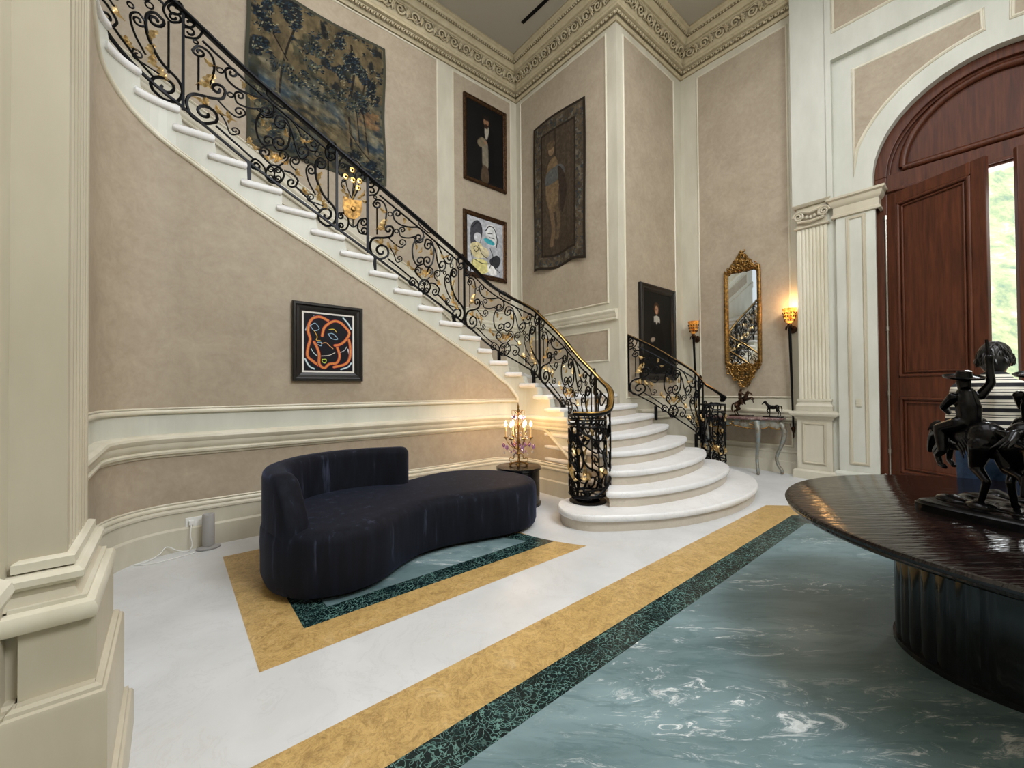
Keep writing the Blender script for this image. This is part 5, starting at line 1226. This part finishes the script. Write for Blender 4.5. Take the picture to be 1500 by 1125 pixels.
def horse_caps(pose,s=1.):
    """unit horse facing +X, withers height about 1, hooves at z=0"""
    c=[];e=[]
    if pose=='walk':
        e+=[((.0,0,.74),(.34,.155,.17)),((.26,0,.76),(.17,.14,.19)),((-.28,0,.78),(.19,.155,.18))]
        c+=chain([(.34,0,.84),(.5,0,1.04),(.6,0,1.18)],[.13,.095,.075])+chain([(.6,0,1.18),(.7,0,1.10),(.82,0,.96)],[.075,.06,.038])
        c+=chain([(.3,.09,.66),(.42,.09,.46),(.32,.09,.28),(.36,.09,.22)],[.075,.05,.036,.036])+chain([(.28,-.09,.66),(.26,-.09,.4),(.27,-.09,.06),(.3,-.09,.03)],[.075,.045,.032,.045])
        c+=chain([(-.34,.09,.7),(-.28,.09,.46),(-.42,.09,.32),(-.38,.09,.05),(-.35,.09,.03)],[.11,.06,.04,.032,.045])+chain([(-.34,-.09,.7),(-.36,-.09,.48),(-.5,-.09,.32),(-.5,-.09,.05),(-.47,-.09,.03)],[.11,.06,.04,.032,.045])
        c+=chain([(-.46,0,.86),(-.58,0,.84),(-.64,0,.6),(-.62,0,.4)],[.035,.045,.045,.02])
    elif pose=='rear':
        e+=[((-.05,0,.86),(.34,.15,.17),RY(-38)),((.2,0,1.06),(.17,.14,.18)),((-.26,0,.68),(.2,.155,.19))]
        c+=chain([(.26,0,1.12),(.36,0,1.36),(.44,0,1.48)],[.13,.09,.07])+chain([(.44,0,1.48),(.56,0,1.42),(.66,0,1.3)],[.07,.058,.036])
        c+=chain([(.28,.09,1.0),(.52,.09,1.06),(.66,.09,.98),(.68,.09,.82)],[.08,.05,.036,.032])+chain([(.28,-.09,1.0),(.5,-.09,1.12),(.68,-.09,1.16),(.78,-.09,1.02)],[.08,.05,.036,.032])
        c+=chain([(-.3,.1,.62),(-.14,.1,.4),(-.34,.1,.24),(-.26,.1,.05),(-.22,.1,.03)],[.12,.065,.042,.034,.046])+chain([(-.3,-.1,.62),(-.2,-.1,.38),(-.4,-.1,.24),(-.34,-.1,.05),(-.3,-.1,.03)],[.12,.065,.042,.034,.046])
        c+=chain([(-.42,0,.76),(-.56,0,.66),(-.6,0,.4),(-.56,0,.2)],[.04,.05,.05,.02])
    else: # gallop, head down to the front
        e+=[((.0,0,.80),(.36,.16,.17)),((.27,0,.78),(.17,.15,.18)),((-.29,0,.84),(.21,.175,.2))]
        c+=chain([(.36,0,.82),(.56,0,.86),(.7,0,.80)],[.13,.09,.075])+chain([(.7,0,.82),(.8,0,.68),(.86,0,.52)],[.072,.058,.036])
        c+=chain([(.32,.09,.7),(.52,.09,.56),(.44,.09,.38),(.34,.09,.36)],[.085,.05,.036,.034])+chain([(.32,-.09,.7),(.58,-.09,.62),(.6,-.09,.42),(.5,-.09,.36)],[.085,.05,.036,.034])
        c+=chain([(-.36,.09,.74),(-.26,.09,.46),(-.44,.09,.32),(-.34,.09,.06),(-.3,.09,.03)],[.13,.068,.042,.034,.046])+chain([(-.38,-.09,.74),(-.46,-.09,.48),(-.66,-.09,.42),(-.74,-.09,.24)],[.13,.068,.042,.034])
        c+=chain([(-.48,0,.92),(-.64,0,.9),(-.8,0,.8),(-.95,0,.78)],[.04,.055,.045,.02])
    for q in (-1,1):
        hd={'walk':(.6,1.24),'rear':(.43,1.54),'gallop':(.69,.9)}[pose]; c+=[(V(hd[0],.03*q,hd[1]),V(hd[0]-.01,.035*q,hd[1]+.07),.018,.008)]
    return [(Vector(a)*s,Vector(b)*s,r0*s,r1*s) for a,b,r0,r1 in c],[tuple([Vector(x[0])*s,tuple(q*s for q in x[1])]+list(x[2:])) for x in e]
def place(caps,ells,mat):
    c=[(mat@a,mat@b,r0,r1) for a,b,r0,r1 in caps]; rot=mat.to_3x3().to_4x4(); e=[(mat@x[0],x[1],rot@(x[2] if len(x)>2 else Matrix.Identity(4))) for x in ells]; return c,e
# standing bronze horse on the console
def put_statue(nm,label,pose,loc,rz,s,mat,base,rider=False):
    root=empty(nm,loc,label,'statue',rz=rz)
    m=MB(); m.box((-base[0],-base[1],0),(base[0],base[1],base[2])); m.build('base',M[mat] if pose!='walk' else M['black'],root,bevel=.004)
    c,e=horse_caps(pose,s); c=[(a+V(0,0,base[2]),b+V(0,0,base[2]),p,q) for a,b,p,q in c]; e=[tuple([x[0]+V(0,0,base[2])]+list(x[1:])) for x in e]
    organic('horse',c,e,.0038,M[mat],root,3)
    m=MB()
    ms={'walk':[(.36,.98),(.46,1.1),(.54,1.2),(.6,1.26)],'rear':[(.2,1.2),(.26,1.36),(.34,1.5),(.42,1.56)]}[pose]
    for i,(x,z) in enumerate(ms):
        for q in range(3): m.tube([V(x*s,(q-1)*.02*s,z*s+base[2]),V((x-.05)*s,(q-1)*.05*s,(z-.02)*s+base[2]),V((x-.07)*s,(q-1)*.07*s,(z-.1)*s+base[2])],[.02*s,.025*s,.006*s],5)
    m.build('mane',M[mat],root,smooth=60)
    if rider:
        h=base[2]
        cc=chain([(-.06*s,0,1.12*s+h),(-.08*s,0,1.35*s+h),(-.05*s,0,1.5*s+h)],[.1*s,.12*s,.08*s])+[(V(-.03*s,0,1.56*s+h),V(-.01*s,0,1.64*s+h),.07*s,.075*s)]
        for q in (-1,1):
            cc+=chain([(-.06*s,.1*q*s,1.08*s+h),(.12*s,.2*q*s,.98*s+h),(.1*s,.22*q*s,.74*s+h),(.16*s,.22*q*s,.7*s+h)],[.09*s,.07*s,.05*s,.04*s])
            cc+=chain([(-.07*s,.13*q*s,1.46*s+h),(.08*s,.16*q*s,1.34*s+h),(.2*s,.06*q*s,1.34*s+h)],[.055*s,.042*s,.034*s])
        organic('rider',cc,[],.004,M[mat],root,3)
    return root
put_statue('horse_statue','brown bronze rearing horse with rider on the console table under the mirror','rear',(7.45,2.84,.91),R(-90),.26,'brown_bronze',(.17,.08,.02),True)
put_statue('horse_statue','small black standing horse statue on the console table, right of the rearing rider','walk',(7.45,2.365,.91),R(90),.195,'bronze',(.14,.05,.02))

# ------------------------------------------------------------------ round table
TC=V(3.17,-.24,0); 
RT=empty('round_table',tuple(TC),'large round rippled black lacquer table with an oval drum base in the right foreground','table')
m=MB(); m.lathe([(0,.70),(1.05,.70),(1.11,.712),(1.125,.725),(1.125,.732),(1.13,.738),(1.135,.748),(1.128,.758),(1.115,.762),(0,.762)],n=96); m.build('tabletop',M['lacquer'],RT,smooth=30)
m=MB(); pf=[]
for k in range(64): pass
pts=[]
N=192
for k in range(N):
    a=2*PI*k/N; r_=.40+.010*abs(math.sin(a*16)); pts.append((.04+r_*cos(a),(.24 if sin(a)>0 else -.26)+r_*sin(a)))
m.prism(pts,.03,.70); m.build('drum_base',M['ped'],RT,smooth=30)
m=MB(); m.prism([(.04+.42*cos(2*PI*k/64),(.24 if sin(2*PI*k/64)>0 else -.26)+.42*sin(2*PI*k/64)) for k in range(64)],0,.03); m.build('plinth',M['black'],RT,smooth=30)

# bronze riders group (generic)
BG=empty('horsemen_sculpture',(3.10,-.12,.762),'large dark bronze sculpture of galloping horsemen on the round black table','sculpture')
binv=None
DX=V(.04,-1,0).normalized()
# local frame : right (screen) direction and depth
RD=V(-.39,-.92,0); FD=V(.92,-.39,0)
def L(a,b,z):
    return V(0,0,z)+RD*a+FD*b
base0=V(2.97,.30,0)-V(3.10,-.12,0)
def BL(a,b,z): return base0+L(a,b,z)
m=MB(); pl=[BL(a,b,0) for a,b in ((-.02,.10),(.0,.01),(.12,-.02),(.35,-.02),(.62,0),(.74,.06),(.76,.4),(.6,.5),(.3,.52),(.06,.46),(.0,.3))]
pl=[(p.x,p.y) for p in catmull(pl,4,True)]; n=len(pl); vs=[]
for d,z in ((0,0),(0,.035),(-.012,.042),(-.015,.05),(-.035,.058)): vs+=[V(x,y,z) for x,y in offset_poly(pl,d)]
m.add(vs,[tuple(range(n))[::-1],tuple(range(4*n,5*n))]+[(r*n+i,r*n+(i+1)%n,(r+1)*n+(i+1)%n,(r+1)*n+i) for r in range(4) for i in range(n)]); m.build('plinth',M['bronze'],BG,smooth=40)
rk=random.Random(8); caps=[];ells=[]
for i in range(46):
    a=rk.uniform(.08,.68); b=rk.uniform(.07,.44); ells.append((BL(a,b,.06),(rk.uniform(.05,.09),rk.uniform(.04,.08),rk.uniform(.014,.034))))
organic('ground_relief',[],ells,.008,M['bronze'],BG,2)
S_=.38
def hm(a,b,z,yaw): return Matrix.Translation(BL(a,b,z))@Matrix.Rotation(yaw,4,'Z')
# first horse : heading left/away from viewer
yaw1=math.atan2((-RD*.80+FD*.60).y,(-RD*.80+FD*.60).x); yaw2=math.atan2((-RD*.12+FD*.99).y,(-RD*.12+FD*.99).x)
def horseman(a,b,z,yaw,arm,tag_):
    c,e=horse_caps('gallop',S_); MM=hm(a,b,z,yaw); c2,e2=place(c,e,MM); organic('horse',c2,e2,.0045,M['bronze'],BG,9)
    s=S_; cc=[]
    cc+=chain([(0,0,.98),(.02,0,1.2),(.06,0,1.38)],[.11,.13,.1]); cc+=[((.09,0,1.48),(.1,0,1.55),.07,.075)]
    for q in (-1,1): cc+=chain([(.02,.1*q,.98),(.2,.2*q,.9),(.1,.23*q,.62),(.2,.23*q,.55)],[.1,.08,.055,.045])
    cc+=chain([(.05,-.14*arm,1.34),(.2,-.16*arm,1.2),(.34,-.04*arm,1.12)],[.06,.045,.036])
    cc+=chain([(.05,.14*arm,1.36),(.04,.24*arm,1.52),(.08,.25*arm,1.78),(.08,.25*arm,1.86)],[.06,.048,.038,.045])
    cc=[(Vector(p)*s,Vector(q)*s,r0*s,r1*s) for p,q,r0,r1 in cc]; c3,_=place(cc,[],MM); rd=organic('rider',c3,[],.0042,M['bronze'],BG,8)
    m=MB(); hat=Matrix.Rotation(R(-12),4,'Y'); p=MM@(V(.1,0,1.60)*s); rot=MM.to_3x3().to_4x4()@hat
    m.lathe([(0,.10*s),(.07*s,.09*s),(.085*s,.02*s),(.19*s,.0),(.205*s,.02*s),(.19*s,.012*s-.006),(.08*s,-.01*s),(0,-.01*s)],p,20,rot); m.build('hat',M['bronze'],rd,smooth=50)
    m=MB(); g=[V(.08,.25*arm,1.88),V(.10,.25*arm,1.96),V(.12,.25*arm,2.1)]; m.tube([MM@(x*s) for x in g],[.03*s,.022*s,.016*s],6); m.build('pistol',M['bronze'],rd,smooth=50)
    m=MB(); # saddle blanket and fringes
    for k in range(26):
        t=k/25*2-1; y=.17*t; zt=.98-.28*abs(t)**2; m.tube([MM@(V(-.12,y*1.05,zt)*s),MM@(V(-.2,y*1.15,zt-.05)*s),MM@(V(-.26,y*1.2,zt-.13)*s)],[.02*s,.018*s,.006*s],5)
    m.build('saddle_fringe',M['bronze'],BG,smooth=60)
    m=MB()
    for k in range(16): t=k/15; x=.34+.36*t; zz=.97-.03*t+.03*math.sin(t*9); m.tube([MM@(V(x,0,zz)*s),MM@(V(x-.04,.07,zz-.03)*s),MM@(V(x-.05,.12,zz-.12)*s)],[.02*s,.018*s,.006*s],5)
    m.build('mane',M['bronze'],BG,smooth=60); m=MB()
    for k in range(12): t=k/11; m.tube([MM@(V(-.62-.2*t,.03*(k%3-1),.9-.08*t)*s),MM@(V(-.85-.2*t,.06*(k%3-1),.82-.05*t)*s)],[.02*s,.005*s],5)
    m.build('tail',M['bronze'],BG,smooth=60)
horseman(.14,.17,.07,yaw1,-1,'a'); horseman(.34,.22,.08,yaw2,-1,'b'); horseman(.56,.28,.08,yaw2-.1,-1,'c')

# ------------------------------------------------------------------ person by the door (seen from behind)
PP=V(4.47,.03,0)
def PM(x,y,z): return V(x,y,z)   # local: facing +X
body=chain([(0,0,1.0),(.0,0,1.18),(-.01,0,1.34),(-.01,0,1.42)],[.12,.11,.125,.09])
ellb=[((0,0,.95),(.115,.15,.13)),((-.01,0,1.28),(.105,.16,.16)),((-.02,.0,1.40),(.08,.14,.05)),((.045,0,1.585),(.095,.075,.115)),((.055,0,1.54),(.075,.062,.08)),((.145,0,1.555),(.02,.014,.022)),((.05,.078,1.57),(.02,.012,.03)),((.05,-.078,1.57),(.02,.012,.03))]
body+=chain([(-.01,0,1.42),(.02,0,1.5)],[.058,.052])
for q in (-1,1):
    body+=chain([(-.01,.165*q,1.37),(.02,.205*q,1.13),(.14,.17*q,.95)],[.05,.04,.034])
    body+=[(V(.14,.17*q,.95),V(.17,.165*q,.91),.036,.03)]
    for i,(dy,ln) in enumerate(((-.024,.055),(-.008,.066),(.008,.062),(.024,.05))):
        b0=V(.185,(.165*q)+dy,.895); body+=[(b0,b0+V(.022,0,-.012),.0095,.009),(b0+V(.022,0,-.012),b0+V(.03,0,-ln*.75),.009,.0075)]
    body+=[(V(.165,.165*q-.025*q,.92),V(.2,.165*q-.045*q,.90),.011,.009)]
    body+=chain([(0,.09*q,.9),(.01,.1*q,.5),(-.02,.1*q,.1),(.02,.1*q,.06)],[.095,.06,.042,.045])+[(V(0,.1*q,.05),V(.14,.11*q,.035),.045,.035)]
per=organic('person',body,ellb,.009,M['skin'],None,4); per.location=PP
tag(per,'person in striped jumper and jeans seen from behind, beyond the round table','person')
# clothing
cl=chain([(0,0,.97),(.0,0,1.18),(-.01,0,1.34),(-.01,0,1.41)],[.135,.128,.14,.10])
for q in (-1,1): cl+=chain([(-.01,.16*q,1.365),(.02,.20*q,1.13),(.12,.17*q,.975)],[.062,.052,.044])
cl=organic('striped_jumper',cl,[((0,0,.97),(.14,.185,.1)),((-.01,0,1.28),(.125,.175,.17)),((-.02,.0,1.40),(.095,.15,.055))],.009,M['sweater'],per,4)
jl=[]
for q in (-1,1): jl+=chain([(0,.09*q,.9),(.01,.105*q,.5),(-.02,.105*q,.1)],[.115,.08,.07])
organic('jeans',jl,[((0,0,.9),(.135,.18,.13))],.01,M['jeans'],per,4)
hs=[((.03,0,1.615),(.10,.084,.10)),((-.005,0,1.58),(.078,.08,.09)),((-.02,.0,1.53),(.045,.058,.05))]
hair=organic('hair',[],hs,.006,M['hair'],per,3)
rk=random.Random(4); m=MB()
for i in range(420):
    a=rk.uniform(0,2*PI); t=rk.uniform(.05,1.75); d=V(cos(a)*sin(t),sin(a)*sin(t),cos(t)); c=V(.01,0,1.59)+V(d.x*.09,d.y*.078,d.z*.115)
    if c.x>.08 and c.z<1.62: continue
    dn=(V(d.x*.25,d.y*.25,-1)+V(rk.uniform(-.35,.35),rk.uniform(-.35,.35),0)).normalized(); m.tube([c,c+dn*.02+d*.005,c+dn*.045-d*.002],[.006,.006,.002],4)
m.build('loose_hair',M['hair'],hair,smooth=60)
for q in (-1,1):
    m=MB(); m.ell((.06,.11*q,.04),(.14,.052,.045),16,10); m.box((-.07,.11*q-.045,0),(.19,.11*q+.045,.02)); m.build('shoe',M['shoe'],per,smooth=50)

# wall keypad on the jamb + ceiling slot
m=MB(); m.box((-.012,-.032,-.055),(0,.032,.055)); 
for k in range(3): m.box((-.016,-.022,-.04+k*.03),(-.011,.022,-.02+k*.03))
o=m.build('wall_keypad',M['cream']); o.location=(XA-.095,1.30,1.17); tag(o,'small cream switch plate with three buttons on the pilaster left of the door','switch')
m=MB(); m.box((-.6,-.03,-.012),(.6,.03,-.001)); o=m.build('ceiling_vent',M['iron']); tag(o,'thin dark linear slot set in the ceiling above the landing corner','vent')

# ------------------------------------------------------------------ camera
YAW,PIT,ROL=R(50.115),R(.702),R(-.447)
F=V(cos(YAW)*cos(PIT),sin(YAW)*cos(PIT),sin(PIT)); RTv=V(sin(YAW),-cos(YAW),0); UPv=RTv.cross(F)
r2=RTv*cos(ROL)+UPv*sin(ROL); u2=-RTv*sin(ROL)+UPv*cos(ROL)
cam=bpy.data.cameras.new('camera'); co=bpy.data.objects.new('camera',cam); COL.objects.link(co); SC.camera=co
cam.sensor_fit='HORIZONTAL'; cam.sensor_width=36; cam.lens=599.2/1500*36; cam.clip_start=.05
mw=Matrix((( r2.x,u2.x,-F.x,0),(r2.y,u2.y,-F.y,0),(r2.z,u2.z,-F.z,1.4),(0,0,0,1))); co.matrix_world=mw
def cray(px,py): return (F+r2*((px-750)/599.2)-u2*((py-562.5)/599.2))
def chit_z(px,py,z): d=cray(px,py); t=(z-1.4)/d.z; return V(0,0,1.4)+d*t
a=chit_z(765,33,ZC); b=chit_z(800,0,ZC); vent=bpy.data.objects['ceiling_vent']; dd=(b-a); vent.location=(a+dd.normalized()*.6); vent.rotation_euler=(0,0,math.atan2(dd.y,dd.x))

# ------------------------------------------------------------------ light
w=bpy.data.worlds.new('World'); SC.world=w; w.use_nodes=True; bg=w.node_tree.nodes['Background']; bg.inputs[0].default_value=(.86,.93,1,1); bg.inputs[1].default_value=.8
def area(name,loc,tgt,sx,sy,e,col=(1,1,1)):
    l=bpy.data.lights.new(name,'AREA'); l.shape='RECTANGLE'; l.size=sx; l.size_y=sy; l.energy=e; l.color=col; o=bpy.data.objects.new(name,l); COL.objects.link(o); o.location=loc
    o.rotation_euler=(Vector(tgt)-Vector(loc)).to_track_quat('-Z','Y').to_euler(); return o
area('ceiling_fill_light',(2.8,1.6,7.9),(2.8,1.7,0),4.5,3.5,150,(.98,.98,1))  # added soft fill below the ceiling, no fixture modelled
area('window_light_behind',(2.6,-2.5,6.3),(2.8,2.2,.3),2.6,2.2,330,(.95,.98,1))
area('door_daylight',(8.8,-.2,2.6),(4,1.0,.3),1.2,3,150,(.93,.97,1))
area('stair_fill_light',(1.5,5.6,7.8),(1.5,5.6,2),4,1,18,(1,.95,.88))  # weak fill added over the flight, stands for no lamp
sun=bpy.data.lights.new('sun','SUN'); sun.energy=2.6; sun.angle=.02; so=bpy.data.objects.new('sun',sun); COL.objects.link(so); so.rotation_euler=Vector((.55,.15,-.8)).to_track_quat('-Z','Y').to_euler()
def pt(name,loc,e,col,r=.05):
    l=bpy.data.lights.new(name,'POINT'); l.energy=e; l.color=col; l.shadow_soft_size=r; o=bpy.data.objects.new(name,l); COL.objects.link(o); o.location=loc
pt('candelabra_glow',(TX+.05,TY+.06,TZ+.58),15,(1,.62,.28),.1)
pt('torch_glow',(X4-.16,2.145,2.72),5,(1,.6,.25),.04)
SC.view_settings.view_transform='Standard'; SC.view_settings.look='None'; SC.view_settings.exposure=0.33
